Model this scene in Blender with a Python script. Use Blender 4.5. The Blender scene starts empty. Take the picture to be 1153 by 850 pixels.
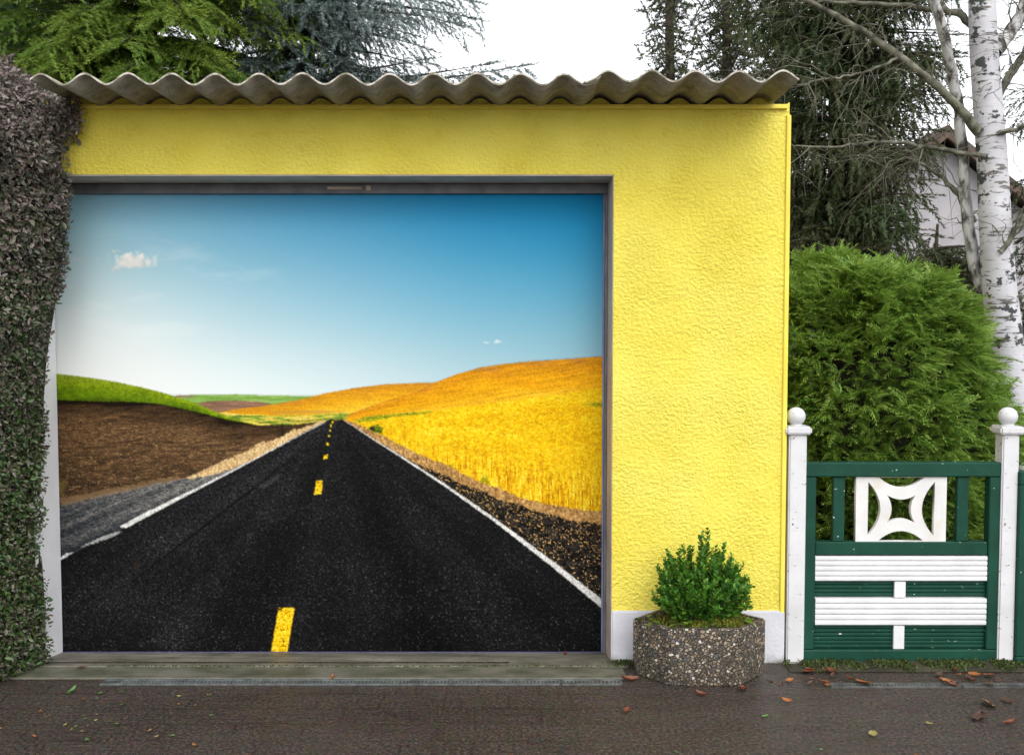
import bpy, bmesh, math, random
import numpy as np
from mathutils import Vector, Matrix

random.seed(7)
RNG = np.random.default_rng(7)
R = math.radians
SC = bpy.context.scene
COL = SC.collection

# ------------------------------------------------------------------ camera, sky, sun, exposure
EYE, FPX, PITCH = 1.522, 1100.0, math.atan(55.0 / 1100.0)
cam_d = bpy.data.cameras.new('camera')
cam_d.sensor_width = 36.0
cam_d.lens = 36.0 * FPX / 1153.0
cam_d.clip_start, cam_d.clip_end = 0.05, 3000
cam = bpy.data.objects.new('camera', cam_d)
cam.location = (0, 0, EYE)
cam.rotation_euler = (math.pi / 2 - PITCH, 0, 0)
COL.objects.link(cam)
SC.camera = cam

SUN_EL, SUN_ROT = R(48), R(163)
world = bpy.data.worlds.new('World')
SC.world = world
world.use_nodes = True
wn, wl = world.node_tree.nodes, world.node_tree.links
wn.clear()
sky = wn.new('ShaderNodeTexSky')
sky.sky_type = 'NISHITA'
sky.sun_disc = False
sky.sun_elevation, sky.sun_rotation = SUN_EL, SUN_ROT
sky.air_density, sky.dust_density, sky.ozone_density = 1.0, 1.5, 1.0
hs = wn.new('ShaderNodeHueSaturation')
hs.inputs['Saturation'].default_value = 0.12          # closed grey-white cloud cover
bg = wn.new('ShaderNodeBackground')
bg.inputs['Strength'].default_value = 0.15
wo = wn.new('ShaderNodeOutputWorld')
wl.new(sky.outputs[0], hs.inputs['Color'])
wl.new(hs.outputs[0], bg.inputs['Color'])
wl.new(bg.outputs[0], wo.inputs['Surface'])

sun_d = bpy.data.lights.new('sun', 'SUN')
sun_d.energy, sun_d.angle, sun_d.color = 0.5, R(50), (1.0, 0.97, 0.92)
sun = bpy.data.objects.new('sun', sun_d)
COL.objects.link(sun)
sd = Vector((math.sin(SUN_ROT) * math.cos(SUN_EL), math.cos(SUN_ROT) * math.cos(SUN_EL), math.sin(SUN_EL)))
sun.rotation_euler = sd.to_track_quat('Z', 'Y').to_euler()
sun.location = (0, -6, 12)

SC.cycles.use_denoising = True
SC.view_settings.view_transform = 'Standard'
SC.view_settings.look = 'None'
SC.view_settings.exposure = 1.24
SC.view_settings.gamma = 1.0
SC.view_settings.use_curve_mapping = False

# ------------------------------------------------------------------ helpers
CP, SP = math.cos(PITCH), math.sin(PITCH)
def P(px, py, Y):
    """the point of the plane at distance Y that a survey of the photograph puts at (px, py)"""
    u, v = (px - 576.5) / FPX, (425.0 - py) / FPX
    d = (u, CP + v * SP, -SP + v * CP)
    t = Y / d[1]
    return Vector((d[0] * t, Y, EYE + d[2] * t))
def X(px, Y, py=425): return P(px, py, Y).x
def Z(py, Y): return P(576, py, Y).z

def ink(r, g, b):
    c = lin(r, g, b)
    return (c[0] * .74, c[1] * .74, c[2] * .74, 1.0)

def lin(r, g, b):
    f = lambda c: (c / 255 / 12.92) if c / 255 <= 0.04045 else ((c / 255 + 0.055) / 1.055) ** 2.4
    return (f(r), f(g), f(b), 1.0)

def new_mat(name):
    m = bpy.data.materials.new(name)
    m.use_nodes = True
    return m, m.node_tree.nodes, m.node_tree.links, m.node_tree.nodes['Principled BSDF']

def coord(n, l, scale=(1, 1, 1), out='Object'):
    tc = n.new('ShaderNodeTexCoord')
    mp = n.new('ShaderNodeMapping')
    mp.inputs['Scale'].default_value = scale
    l.new(tc.outputs[out], mp.inputs['Vector'])
    return mp.outputs['Vector']

def noise(n, l, vec, scale, detail=4, rough=0.55):
    t = n.new('ShaderNodeTexNoise')
    t.inputs['Scale'].default_value = scale
    t.inputs['Detail'].default_value = detail
    t.inputs['Roughness'].default_value = rough
    l.new(vec, t.inputs['Vector'])
    return t.outputs['Fac']

def ramp(n, l, fac, stops):
    r = n.new('ShaderNodeValToRGB')
    e = r.color_ramp.elements
    while len(e) < len(stops): e.new(0.5)
    for k, (p, c) in enumerate(stops):
        e[k].position = p
        e[k].color = c if len(c) == 4 else (*c, 1)
    l.new(fac, r.inputs['Fac'])
    return r.outputs['Color']

def mix(n, l, fac, a, b, mode='MIX'):
    m = n.new('ShaderNodeMix')
    m.data_type, m.blend_type = 'RGBA', mode
    for s, v in ((0, fac), (6, a), (7, b)):
        if hasattr(v, 'links'): l.new(v, m.inputs[s])
        else: m.inputs[s].default_value = v if s == 0 or len(v) == 4 else (*v, 1)
    return m.outputs[2]

def bump(n, l, bsdf, h, strength=0.5, dist=0.01, prev=None):
    b = n.new('ShaderNodeBump')
    b.inputs['Strength'].default_value = strength
    b.inputs['Distance'].default_value = dist
    l.new(h, b.inputs['Height'])
    if prev is not None: l.new(prev, b.inputs['Normal'])
    l.new(b.outputs[0], bsdf.inputs['Normal'])
    return b.outputs[0]

def rough_mat(name, a, b, scale=8, rough=0.7, stretch=(1, 1, 1), bstr=0.3, bscale=60, bdist=0.004, lo=0.35, hi=0.65, spec=0.4, detail=5):
    m, n, l, p = new_mat(name)
    v = coord(n, l, stretch)
    l.new(ramp(n, l, noise(n, l, v, scale, detail), [(lo, a), (hi, b)]), p.inputs['Base Color'])
    p.inputs['Roughness'].default_value = rough
    p.inputs['Specular IOR Level'].default_value = spec
    if bstr: bump(n, l, p, noise(n, l, v, bscale, 4), bstr, bdist)
    return m

def leaf_mat(name, cols, rough=0.5, trans=0.25, spec=0.4, patch=None, zgrad=None):
    """cols: colours picked at random per leaf; patch: slow drift over the plant; zgrad: (z0, z1, colour) other leaf colour higher up"""
    m, n, l, p = new_mat(name)
    g = n.new('ShaderNodeNewGeometry')
    st = [(k / max(1, len(cols) - 1), c) for k, c in enumerate(cols)]
    c = ramp(n, l, g.outputs['Random Per Island'], st)
    v = coord(n, l)
    if patch:
        c = mix(n, l, ramp(n, l, noise(n, l, v, patch[0], 2), [(0.4, (0, 0, 0)), (0.62, (1, 1, 1))]), c, patch[1])
    if zgrad:
        sep = n.new('ShaderNodeSeparateXYZ'); l.new(v, sep.inputs[0])
        mr = n.new('ShaderNodeMapRange')
        mr.inputs[1].default_value, mr.inputs[2].default_value = zgrad[0], zgrad[1]
        l.new(sep.outputs[2], mr.inputs[0])
        ad = n.new('ShaderNodeMath'); ad.operation = 'ADD'
        l.new(mr.outputs[0], ad.inputs[0])
        sb = n.new('ShaderNodeMath'); sb.operation = 'MULTIPLY_ADD'
        l.new(g.outputs['Random Per Island'], sb.inputs[0]); sb.inputs[1].default_value = 1.1; sb.inputs[2].default_value = -0.55
        l.new(sb.outputs[0], ad.inputs[1]); ad.use_clamp = True
        c2 = ramp(n, l, noise(n, l, v, 90, 1), [(0.35, zgrad[2]), (0.65, zgrad[3])])
        c = mix(n, l, ad.outputs[0], c, c2)
    l.new(c, p.inputs['Base Color'])
    p.inputs['Roughness'].default_value = rough
    p.inputs['Specular IOR Level'].default_value = spec
    if trans:
        t = n.new('ShaderNodeBsdfTranslucent'); l.new(c, t.inputs['Color'])
        ms = n.new('ShaderNodeMixShader'); ms.inputs[0].default_value = trans
        o = n['Material Output']
        l.new(p.outputs[0], ms.inputs[1]); l.new(t.outputs[0], ms.inputs[2]); l.new(ms.outputs[0], o.inputs['Surface'])
    return m

def link(name, me, mats, parent=None, smooth=False):
    o = bpy.data.objects.new(name, me)
    COL.objects.link(o)
    for m in (mats if isinstance(mats, (list, tuple)) else [mats]): me.materials.append(m)
    if smooth: me.polygons.foreach_set('use_smooth', [True] * len(me.polygons))
    if parent is not None: o.parent = parent
    return o

def obj(name, bm, mats, parent=None, smooth=False, bevel=0.0, segs=1):
    if bevel:
        eds = [e for e in bm.edges if len(e.link_faces) == 2 and e.calc_face_angle(0) > 0.6]
        bmesh.ops.bevel(bm, geom=eds, offset=bevel, segments=segs, affect='EDGES', clamp_overlap=True)
    me = bpy.data.meshes.new(name)
    bm.to_mesh(me); bm.free()
    return link(name, me, mats, parent, smooth)

def empty(name, loc=(0, 0, 0), **kw):
    o = bpy.data.objects.new(name, None)
    o.location = loc
    COL.objects.link(o)
    return tag(o, **kw)

def tag(o, label=None, cat=None, group=None, kind=None):
    for k, v in (('label', label), ('category', cat), ('group', group), ('kind', kind)):
        if v: o[k] = v
    return o

def box(bm, x0, x1, y0, y1, z0, z1):
    r = bmesh.ops.create_cube(bm, size=1.0)
    bmesh.ops.scale(bm, vec=(x1 - x0, y1 - y0, z1 - z0), verts=r['verts'])
    bmesh.ops.translate(bm, vec=((x0 + x1) / 2, (y0 + y1) / 2, (z0 + z1) / 2), verts=r['verts'])
    return r['verts']

def prism(bm, pts, y0, y1):
    """extrude an (x, z) outline from y0 to y1"""
    a = [bm.verts.new((x, y0, z)) for x, z in pts]
    b = [bm.verts.new((x, y1, z)) for x, z in pts]
    n = len(pts)
    bm.faces.new(a); bm.faces.new(b[::-1])
    for k in range(n): bm.faces.new((a[k], b[k], b[(k + 1) % n], a[(k + 1) % n]))
    bmesh.ops.recalc_face_normals(bm, faces=bm.faces[:])

def lathe(bm, prof, c, seg=24):
    rings = []
    for r, z in prof:
        if r < 1e-5: rings.append([bm.verts.new((c[0], c[1], c[2] + z))])
        else: rings.append([bm.verts.new((c[0] + r * math.cos(2 * math.pi * k / seg), c[1] + r * math.sin(2 * math.pi * k / seg), c[2] + z)) for k in range(seg)])
    for a, b in zip(rings, rings[1:]):
        for k in range(seg):
            k2 = (k + 1) % seg
            if len(a) == 1 and len(b) == 1: continue
            if len(a) == 1: bm.faces.new((a[0], b[k2], b[k]))
            elif len(b) == 1: bm.faces.new((a[k], a[k2], b[0]))
            else: bm.faces.new((a[k], a[k2], b[k2], b[k]))

class Soup:
    """collects many small shapes into ONE mesh (faces of 3 or 4 corners)"""
    def __init__(s): s.v, s.f4, s.f3, s.n = [], [], [], 0
    def add(s, v, f):
        v = np.asarray(v, dtype=np.float32).reshape(-1, 3); f = np.asarray(f, dtype=np.int64)
        if len(f) == 0: return
        (s.f4 if f.shape[-1] == 4 else s.f3).append((f + s.n).reshape(-1, f.shape[-1]))
        s.v.append(v); s.n += len(v)
    def scatter(s, tv, tf, pos, mats):
        """tv template verts, pos (K,3), mats (K,3,3) with columns = local axes (already scaled)"""
        pos = np.asarray(pos); mats = np.asarray(mats)
        K, nv = len(pos), len(tv)
        if K == 0: return
        v = np.einsum('kij,nj->kni', mats, tv) + pos[:, None, :]
        f = np.asarray(tf)[None] + (np.arange(K) * nv)[:, None, None]
        s.add(v.reshape(-1, 3), f.reshape(-1, f.shape[-1]))
    def tube(s, pts, rads, seg=6):
        pts = [Vector(p) for p in pts]
        rings = []
        ref = None
        for k, p in enumerate(pts):
            t = (pts[min(k + 1, len(pts) - 1)] - pts[max(k - 1, 0)]).normalized()
            if ref is None: ref = t.orthogonal().normalized()
            a = (ref - t * ref.dot(t))
            a = a.normalized() if a.length > 1e-5 else t.orthogonal().normalized()
            ref = a; b = t.cross(a)
            rings.append([p + (a * math.cos(2 * math.pi * j / seg) + b * math.sin(2 * math.pi * j / seg)) * rads[k] for j in range(seg)])
        v = np.array([list(q) for r in rings for q in r])
        f = [(k * seg + j, k * seg + (j + 1) % seg, (k + 1) * seg + (j + 1) % seg, (k + 1) * seg + j) for k in range(len(pts) - 1) for j in range(seg)]
        s.add(v, f)
        s.add(v[-seg:], [(0, j, j + 1) for j in range(1, seg - 1)])
    def mesh(s, name):
        me = bpy.data.meshes.new(name)
        v = np.concatenate(s.v)
        f4 = np.concatenate(s.f4) if s.f4 else np.zeros((0, 4), np.int64)
        f3 = np.concatenate(s.f3) if s.f3 else np.zeros((0, 3), np.int64)
        me.vertices.add(len(v)); me.vertices.foreach_set('co', v.astype(np.float32).ravel())
        idx = np.concatenate([f4.ravel(), f3.ravel()]).astype(np.int32)
        me.loops.add(len(idx)); me.loops.foreach_set('vertex_index', idx)
        st = np.concatenate([np.arange(len(f4)) * 4, len(f4) * 4 + np.arange(len(f3)) * 3]).astype(np.int32)
        me.polygons.add(len(st)); me.polygons.foreach_set('loop_start', st)
        me.update(calc_edges=True)
        return me
    def build(s, name, mats, parent=None, smooth=False): return link(name, s.mesh(name), mats, parent, smooth)

def frames(d, size, roll=None, up=(0, 0, 1), tilt=0.3):
    """local Y along d, local Z near `up` with random roll; size (K,) or (K,3)"""
    d = np.asarray(d, float); K = len(d)
    d = d / np.maximum(np.linalg.norm(d, axis=1, keepdims=True), 1e-9)
    u = np.tile(np.asarray(up, float), (K, 1)) if np.ndim(up) == 1 else np.asarray(up, float)
    u = u + RNG.normal(0, tilt, (K, 3))
    x = np.cross(d, u); x /= np.maximum(np.linalg.norm(x, axis=1, keepdims=True), 1e-9)
    z = np.cross(x, d)
    size = np.asarray(size, float)
    if size.ndim == 1: size = np.repeat(size[:, None], 3, 1)
    return np.stack([x * size[:, :1], d * size[:, 1:2], z * size[:, 2:3]], axis=2)

# leaf templates: grow along +Y, upper face +Z, unit length
OVAL_V = np.array([(0, 0, 0), (-.26, .28, .07), (-.24, .68, .05), (0, 1, -.06), (.24, .68, .05), (.26, .28, .07)])
OVAL_F = [(0, 3, 2, 1), (0, 5, 4, 3)]
def sprig_template(n, ln, w, flat=0.5, seed=1):
    r = np.random.default_rng(seed); v, f = [], []
    for k in range(n):
        t = 0.02 + 0.95 * k / n
        a = r.uniform(0, 2 * math.pi)
        dx, dz = math.cos(a), math.sin(a) * flat + 0.15
        L = ln * (1.0 - 0.35 * t) * r.uniform(.8, 1.15)
        dirv = np.array([dx * .8, 0.75, dz * .8]); dirv /= np.linalg.norm(dirv)
        b = np.array([0, t, 0])
        side = np.cross(dirv, [dz, .3, -dx]); side /= np.linalg.norm(side)
        i = len(v)
        v += [b - side * w, b + side * w, b + dirv * L]
        f.append((i, i + 1, i + 2))
    i = len(v)   # the twig itself
    v += [(-.012, 0, 0), (.012, 0, 0), (0, 1.0, 0)]; f.append((i, i + 1, i + 2))
    return np.array(v, float), f
def frond_template(seed=1):
    """flat fan of a false cypress: a drooping rib with scaly side shoots"""
    r = np.random.default_rng(seed); v, f = [], []
    def strip(a, d, L, w, sag):
        a, d = np.array(a, float), np.array(d, float); d /= np.linalg.norm(d)
        s = np.cross(d, [0, 0, 1]); s /= np.linalg.norm(s)
        i = len(v); m = a + d * L * .55 + [0, 0, -sag * .3 * L]; e = a + d * L + [0, 0, -sag * L]
        v.extend([a - s * w * .6, a + s * w * .6, m + s * w, m - s * w, e + s * w * .15, e - s * w * .15])
        f.extend([(i, i + 1, i + 2, i + 3), (i + 3, i + 2, i + 4, i + 5)])
    sag = lambda t: .10 * t - 0.85 * t * t
    n = 9
    for k in range(n):
        t0, t1 = k / n, (k + 1) / n
        a, b = np.array([0, t0 * .95, sag(t0)]), np.array([0, t1 * .95, sag(t1)])
        strip(a, b - a, np.linalg.norm(b - a), .022, 0)
        for sgn in (-1, 1):
            L = (.52 - .40 * t0) * r.uniform(.8, 1.2)
            strip(a, (sgn * .80, .85, -.25 - .6 * t0 + r.normal(0, .15)), L, .027, .3)
            strip(a + np.array([sgn * .3 * L, .34 * L, -.06]), (sgn * .15, 1, -.2), L * .5, .022, .3)
    return np.array(v, float), f

# ------------------------------------------------------------------ materials
def stucco():
    m, n, l, p = new_mat('yellow_stucco')
    v = coord(n, l)
    big = noise(n, l, v, 2.2, 3)
    c = ramp(n, l, big, [(0.3, (0.69, 0.56, 0.062)), (0.7, (0.77, 0.665, 0.115))])
    st = noise(n, l, coord(n, l, (1.0, 1.0, 1.6)), 9, 5, .65)
    c = mix(n, l, ramp(n, l, st, [(0.56, (0, 0, 0)), (0.78, (.5, .5, .5))]), c, (0.58, 0.40, 0.025))
    l.new(c, p.inputs['Base Color'])
    p.inputs['Roughness'].default_value = 0.75
    p.inputs['Specular IOR Level'].default_value = 0.25
    vs = coord(n, l, (.9, 1, 1.05))
    n1 = noise(n, l, vs, 64, 4, .58)
    n1 = ramp(n, l, n1, [(.38, (0, 0, 0)), (.68, (1, 1, 1))])
    pm = ramp(n, l, noise(n, l, v, 3.2, 3), [(.38, (.45,) * 3), (.62, (1,) * 3)])
    n1 = mix(n, l, 1.0, n1, pm, 'MULTIPLY')
    b0 = bump(n, l, p, noise(n, l, v, 6, 3), 0.25, 0.02)
    b = bump(n, l, p, n1, 0.62, 0.012, b0)
    bump(n, l, p, noise(n, l, v, 210, 2), 0.35, 0.003, b)
    return m
M = {}
M['stucco'] = stucco()
M['yellow_smooth'] = rough_mat('yellow_paint', (.72, .56, .06), (.78, .64, .09), 5, .6, bstr=.15, bscale=80)
def plinth_mat():
    m, n, l, p = new_mat('white_plinth')
    v = coord(n, l)
    sep = n.new('ShaderNodeSeparateXYZ'); l.new(v, sep.inputs[0])
    mr = n.new('ShaderNodeMapRange'); mr.inputs[1].default_value = 0.09; mr.inputs[2].default_value = -0.03
    l.new(sep.outputs[2], mr.inputs[0])
    nz = noise(n, l, v, 22, 5, .7)
    mu = n.new('ShaderNodeMath'); mu.operation = 'MULTIPLY'; l.new(mr.outputs[0], mu.inputs[0]); l.new(nz, mu.inputs[1])
    dirt = ramp(n, l, mu.outputs[0], [(.22, (0, 0, 0)), (.5, (1, 1, 1))])
    base = ramp(n, l, noise(n, l, v, 6, 4), [(.3, (.46, .46, .50)), (.7, (.58, .58, .61))])
    l.new(mix(n, l, dirt, base, (.10, .095, .06)), p.inputs['Base Color'])
    p.inputs['Roughness'].default_value = .7
    bump(n, l, p, noise(n, l, v, 60, 4), .35, .006)
    return m
M['plinth'] = plinth_mat()
M['reveal_white'] = rough_mat('white_jamb', (.70, .70, .74), (.80, .80, .82), 4, .6, bstr=.2)
M['reveal_grey'] = rough_mat('grey_reveal', (.40, .325, .26), (.52, .43, .35), 9, .75, bstr=.4)
M['frame_grey'] = rough_mat('grey_door_frame', (.10, .10, .115), (.16, .155, .17), 12, .45, bstr=.1)
M['frame_blue'] = rough_mat('blue_grey_rail', (.16, .165, .27), (.23, .235, .35), 9, .4, bstr=.05)
M['navy'] = rough_mat('navy_rail', (.045, .045, .12), (.08, .08, .17), 20, .4, bstr=.05)
def fibre_cement():
    m, n, l, p = new_mat('weathered_fibre_cement')
    v = coord(n, l)
    c = ramp(n, l, noise(n, l, v, 14, 6, .7), [(.3, (.19, .170, .125)), (.5, (.29, .262, .20)), (.72, (.40, .37, .305))])
    sp = noise(n, l, v, 75, 3, .6)
    c = mix(n, l, ramp(n, l, sp, [(.60, (0, 0, 0)), (.70, (1, 1, 1))]), c, (.10, .075, .045))
    ms = noise(n, l, v, 5, 4, .6)
    c = mix(n, l, ramp(n, l, ms, [(.60, (0, 0, 0)), (.72, (.7, .7, .7))]), c, (.12, .14, .03))
    gk = noise(n, l, coord(n, l, (1, .35, 1)), 11, 5, .7)
    c = mix(n, l, ramp(n, l, gk, [(.54, (0, 0, 0)), (.70, (.75, .75, .75))]), c, (.085, .07, .045))
    l.new(c, p.inputs['Base Color'])
    p.inputs['Roughness'].default_value = .85
    bump(n, l, p, noise(n, l, v, 70, 5), .5, .004)
    return m
M['roof'] = fibre_cement()
M['roof_edge'] = rough_mat('pale_sheet_edge', (.20, .18, .135), (.52, .49, .43), 26, .9, bstr=.6, lo=.42, hi=.58)
M['white_paint'] = rough_mat('white_gate_paint', (.56, .56, .57), (.66, .66, .66), 7, .45, bstr=.12, bscale=40)
def chipped(name, a, b, chip, thr=.70):
    m, n, l, p = new_mat(name)
    v = coord(n, l)
    c = ramp(n, l, noise(n, l, v, 6, 4), [(.3, a), (.7, b)])
    k = noise(n, l, coord(n, l, (1, 1, 1.6)), 38, 4, .6)
    fac = ramp(n, l, k, [(thr, (0, 0, 0)), (thr + .02, (1, 1, 1))])
    l.new(mix(n, l, fac, c, chip), p.inputs['Base Color'])
    p.inputs['Roughness'].default_value = .5
    p.inputs['Specular IOR Level'].default_value = .18
    bump(n, l, p, noise(n, l, coord(n, l, (1, 1, 1)), 45, 3), .2, .004)
    return m
M['green_paint'] = chipped('dark_green_gate_paint', (.0045, .036, .022), (.009, .056, .035), (.62, .64, .60), .688)
M['white_old'] = chipped('old_white_paint', (.50, .50, .51), (.62, .61, .62), (.14, .12, .10), .66)
def ornament_mat():
    m, n, l, p = new_mat('white_paint_with_rust_runs')
    v = coord(n, l)
    c = ramp(n, l, noise(n, l, v, 6, 3), [(.3, (.54, .53, .52)), (.7, (.66, .65, .63))])
    k = noise(n, l, coord(n, l, (1, 1, 1)), 9, 4, .6)
    l.new(mix(n, l, ramp(n, l, k, [(.55, (0, 0, 0)), (.75, (.45, .45, .45))]), c, (.50, .36, .18)), p.inputs['Base Color'])
    p.inputs['Roughness'].default_value = .5
    return m
M['ornament'] = ornament_mat()
def aggregate():
    m, n, l, p = new_mat('exposed_aggregate')
    v = coord(n, l)
    dist = n.new('ShaderNodeTexNoise'); dist.inputs['Scale'].default_value = 30; l.new(v, dist.inputs['Vector'])
    va = n.new('ShaderNodeVectorMath'); va.operation = 'MULTIPLY_ADD'
    l.new(dist.outputs['Color'], va.inputs[0]); va.inputs[1].default_value = (.02, .02, .02); l.new(v, va.inputs[2])
    vo = n.new('ShaderNodeTexVoronoi'); vo.inputs['Scale'].default_value = 74; vo.inputs['Randomness'].default_value = 1
    ve = n.new('ShaderNodeTexVoronoi'); ve.feature = 'DISTANCE_TO_EDGE'; ve.inputs['Scale'].default_value = 74
    l.new(va.outputs[0], vo.inputs['Vector']); l.new(va.outputs[0], ve.inputs['Vector'])
    sp = n.new('ShaderNodeSeparateColor'); l.new(vo.outputs['Color'], sp.inputs[0])
    c = ramp(n, l, sp.outputs[0], [(0, (.06, .05, .04)), (.25, (.13, .10, .07)), (.45, (.10, .10, .10)), (.62, (.24, .17, .10)), (.84, (.28, .22, .15)), (.96, (.48, .43, .35)), (1, (.55, .52, .47))])
    ed = ramp(n, l, ve.outputs['Distance'], [(.03, (0, 0, 0)), (.16, (1, 1, 1))])
    c = mix(n, l, ed, (.045, .038, .028), c)
    gr = noise(n, l, v, 7, 4)
    c = mix(n, l, ramp(n, l, gr, [(.5, (0, 0, 0)), (.75, (.5, .5, .5))]), c, (.05, .05, .03))
    l.new(c, p.inputs['Base Color'])
    p.inputs['Roughness'].default_value = .5
    bump(n, l, p, ed, .9, .010)
    return m
M['aggregate'] = aggregate()
M['rim'] = rough_mat('planter_rim_concrete', (.05, .042, .028), (.12, .105, .075), 25, .8, bstr=.5, bscale=90)
M['soil'] = rough_mat('potting_soil', (.020, .014, .009), (.06, .042, .025), 30, .95, bstr=.9, bscale=70, bdist=.02)
def wet_ground(name, a, b, stretch, wet=.38):
    m, n, l, p = new_mat(name)
    v = coord(n, l, stretch)
    v1 = coord(n, l)
    c = ramp(n, l, noise(n, l, v, 3.2, 6, .65), [(.32, a), (.68, b)])
    gr = noise(n, l, v1, 260, 2, .5)
    c = mix(n, l, ramp(n, l, gr, [(.5, (0, 0, 0)), (.72, (.55, .55, .55))]), c, (.17, .13, .10))
    c = mix(n, l, ramp(n, l, gr, [(.25, (.6, .6, .6)), (.42, (0, 0, 0))]), c, (.012, .010, .009))
    cg = noise(n, l, v1, 75, 6, .75)
    c = mix(n, l, ramp(n, l, cg, [(.50, (0, 0, 0)), (.60, (.8, .8, .8))]), c, (.135, .098, .074))
    c = mix(n, l, ramp(n, l, cg, [(.38, (.9, .9, .9)), (.48, (0, 0, 0))]), c, (.008, .006, .005))
    hu = n.new('ShaderNodeTexNoise'); hu.inputs['Scale'].default_value = 26; hu.inputs['Detail'].default_value = 3; l.new(v1, hu.inputs['Vector'])
    c = mix(n, l, .45, c, hu.outputs['Color'], 'OVERLAY')
    dv = n.new('ShaderNodeVectorMath'); dv.operation = 'MULTIPLY_ADD'
    l.new(hu.outputs['Color'], dv.inputs[0]); dv.inputs[1].default_value = (.03, .05, 0); l.new(v1, dv.inputs[2])
    br = n.new('ShaderNodeTexBrick'); br.inputs['Scale'].default_value = 1.0
    for k_, q_ in (('Brick Width', .26), ('Row Height', .155), ('Mortar Size', .0075), ('Mortar Smooth', .6), ('Bias', 0.0)): br.inputs[k_].default_value = q_
    br.inputs['Color1'].default_value = (1, 1, 1, 1); br.inputs['Color2'].default_value = (.88, .86, .88, 1); br.inputs['Mortar'].default_value = (.55, .53, .5, 1)
    l.new(dv.outputs[0], br.inputs['Vector'])
    sx = n.new('ShaderNodeSeparateXYZ'); l.new(v1, sx.inputs[0])
    mk = n.new('ShaderNodeMapRange'); mk.inputs[1].default_value = .75; mk.inputs[2].default_value = .35; l.new(sx.outputs[0], mk.inputs[0])
    mm = n.new('ShaderNodeMath'); mm.operation = 'MULTIPLY'; l.new(mk.outputs[0], mm.inputs[0]); l.new(ramp(n, l, noise(n, l, v1, 4.0, 4), [(.3, (.3,) * 3), (.6, (1,) * 3)]), mm.inputs[1])
    c = mix(n, l, mm.outputs[0], c, br.outputs['Color'], 'MULTIPLY')
    mo = noise(n, l, v, 5.5, 5, .7)
    c = mix(n, l, ramp(n, l, mo, [(.58, (0, 0, 0)), (.75, (.6, .6, .6))]), c, (.050, .048, .026))
    l.new(c, p.inputs['Base Color'])
    l.new(ramp(n, l, noise(n, l, v, 2.4, 4, .6), [(.38, (.20,) * 3), (.62, (.65,) * 3)]), p.inputs['Roughness'])
    p.inputs['Specular IOR Level'].default_value = wet
    b1 = bump(n, l, p, noise(n, l, v1, 85, 5, .75), .9, .014)
    bump(n, l, p, noise(n, l, coord(n, l, (.35, 2.2, 1)), 12, 4, .6), .5, .012, b1)
    return m
M['pavement'] = wet_ground('wet_pavement', (.024, .0175, .0140), (.050, .038, .031), (.6, 1.6, 1))
M['concrete'] = rough_mat('mossy_concrete', (.085, .08, .06), (.20, .185, .15), 6, .6, (.8, 1.4, 1), .5, 70, .006)
M['concrete2'] = rough_mat('darker_mossy_concrete', (.06, .062, .04), (.135, .13, .10), 7, .55, (.8, 1.4, 1), .5, 70, .006)
M['galv'] = rough_mat('galvanised_steel', (.09, .10, .10), (.19, .21, .21), 18, .5, bstr=.1)
M['galv'].node_tree.nodes['Principled BSDF'].inputs['Metallic'].default_value = .4
M['grate_dark'] = rough_mat('dirty_grate_steel', (.035, .035, .033), (.11, .115, .11), 18, .5, bstr=.1)
M['earth'] = rough_mat('garden_soil', (.025, .022, .012), (.055, .05, .025), 4, .95, bstr=.8, bscale=30, bdist=.03)
M['bark_dark'] = rough_mat('dark_bark', (.035, .026, .018), (.09, .07, .05), 9, .9, (1, 1, .3), .8, 30, .02)
M['moss'] = leaf_mat('moss', [(.06, .075, .008), (.13, .15, .012), (.22, .21, .02)], .8, .1)

# ------------------------------------------------------------------ setting
YW, YD, RD = 4.40, 4.65, 0.25            # front wall face, door face, depth of the reveal
YF = 4.02                                # front edge of the roof sheets
def sheet(name, x0, x1, y0, y1, z, m, nx=1, ny=1, zf=None):
    bm = bmesh.new()
    g = [[bm.verts.new((x0 + (x1 - x0) * i / nx, y0 + (y1 - y0) * j / ny, (zf(x0 + (x1 - x0) * i / nx, y0 + (y1 - y0) * j / ny) if zf else 0) + z)) for i in range(nx + 1)] for j in range(ny + 1)]
    for j in range(ny):
        for i in range(nx): bm.faces.new((g[j][i], g[j][i + 1], g[j + 1][i + 1], g[j + 1][i]))
    return tag(obj(name, bm, m), kind='structure')
sheet('ground', -400, 400, -300, 900, -0.06, M['earth'])
sheet('pavement', -14, 14, -8, 4.402, 0.0, M['pavement'])

# ---- garage
xR = X(889, YW, 130); xOR = X(690, YW, 460); xOL = X(37, YW, 560); xL = xOL - 0.55
zLin = Z(196.5, YW); zV, zP = 2.511, 2.555
PITCHW = 0.177
xpk = X(46, YF, 90)
def wave(x): return (zV + zP) / 2 + (zP - zV) / 2 * math.cos(2 * math.pi * (x - xpk) / PITCHW)
garage = empty('garage', ((xL + xR) / 2, YW, 0), label='low yellow rendered garage with wavy roof and a road picture across its door', cat='garage')
GP = garage.location.copy()
def gpart(name, bm, m, parent=garage, **k):
    bmesh.ops.translate(bm, vec=-GP, verts=bm.verts[:])
    return obj(name, bm, m, parent, **k)
bm = bmesh.new()
pts = [(xL, -.05)]
nW = int((xR - xL) / (PITCHW / 12))
pts += [(xL + (xR - xL) * k / nW, wave(xL + (xR - xL) * k / nW) - .010) for k in range(nW + 1)]
pts += [(xR, -.05), (xOR, -.05), (xOR, zLin), (xOL, zLin), (xOL, -.05)]
prism(bm, pts, YW, YD)
wall = gpart('wall', bm, M['stucco'])
bm = bmesh.new()
box(bm, xR - .2, xR, YD + .002, 8.3, -.05, zV - .02)
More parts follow.
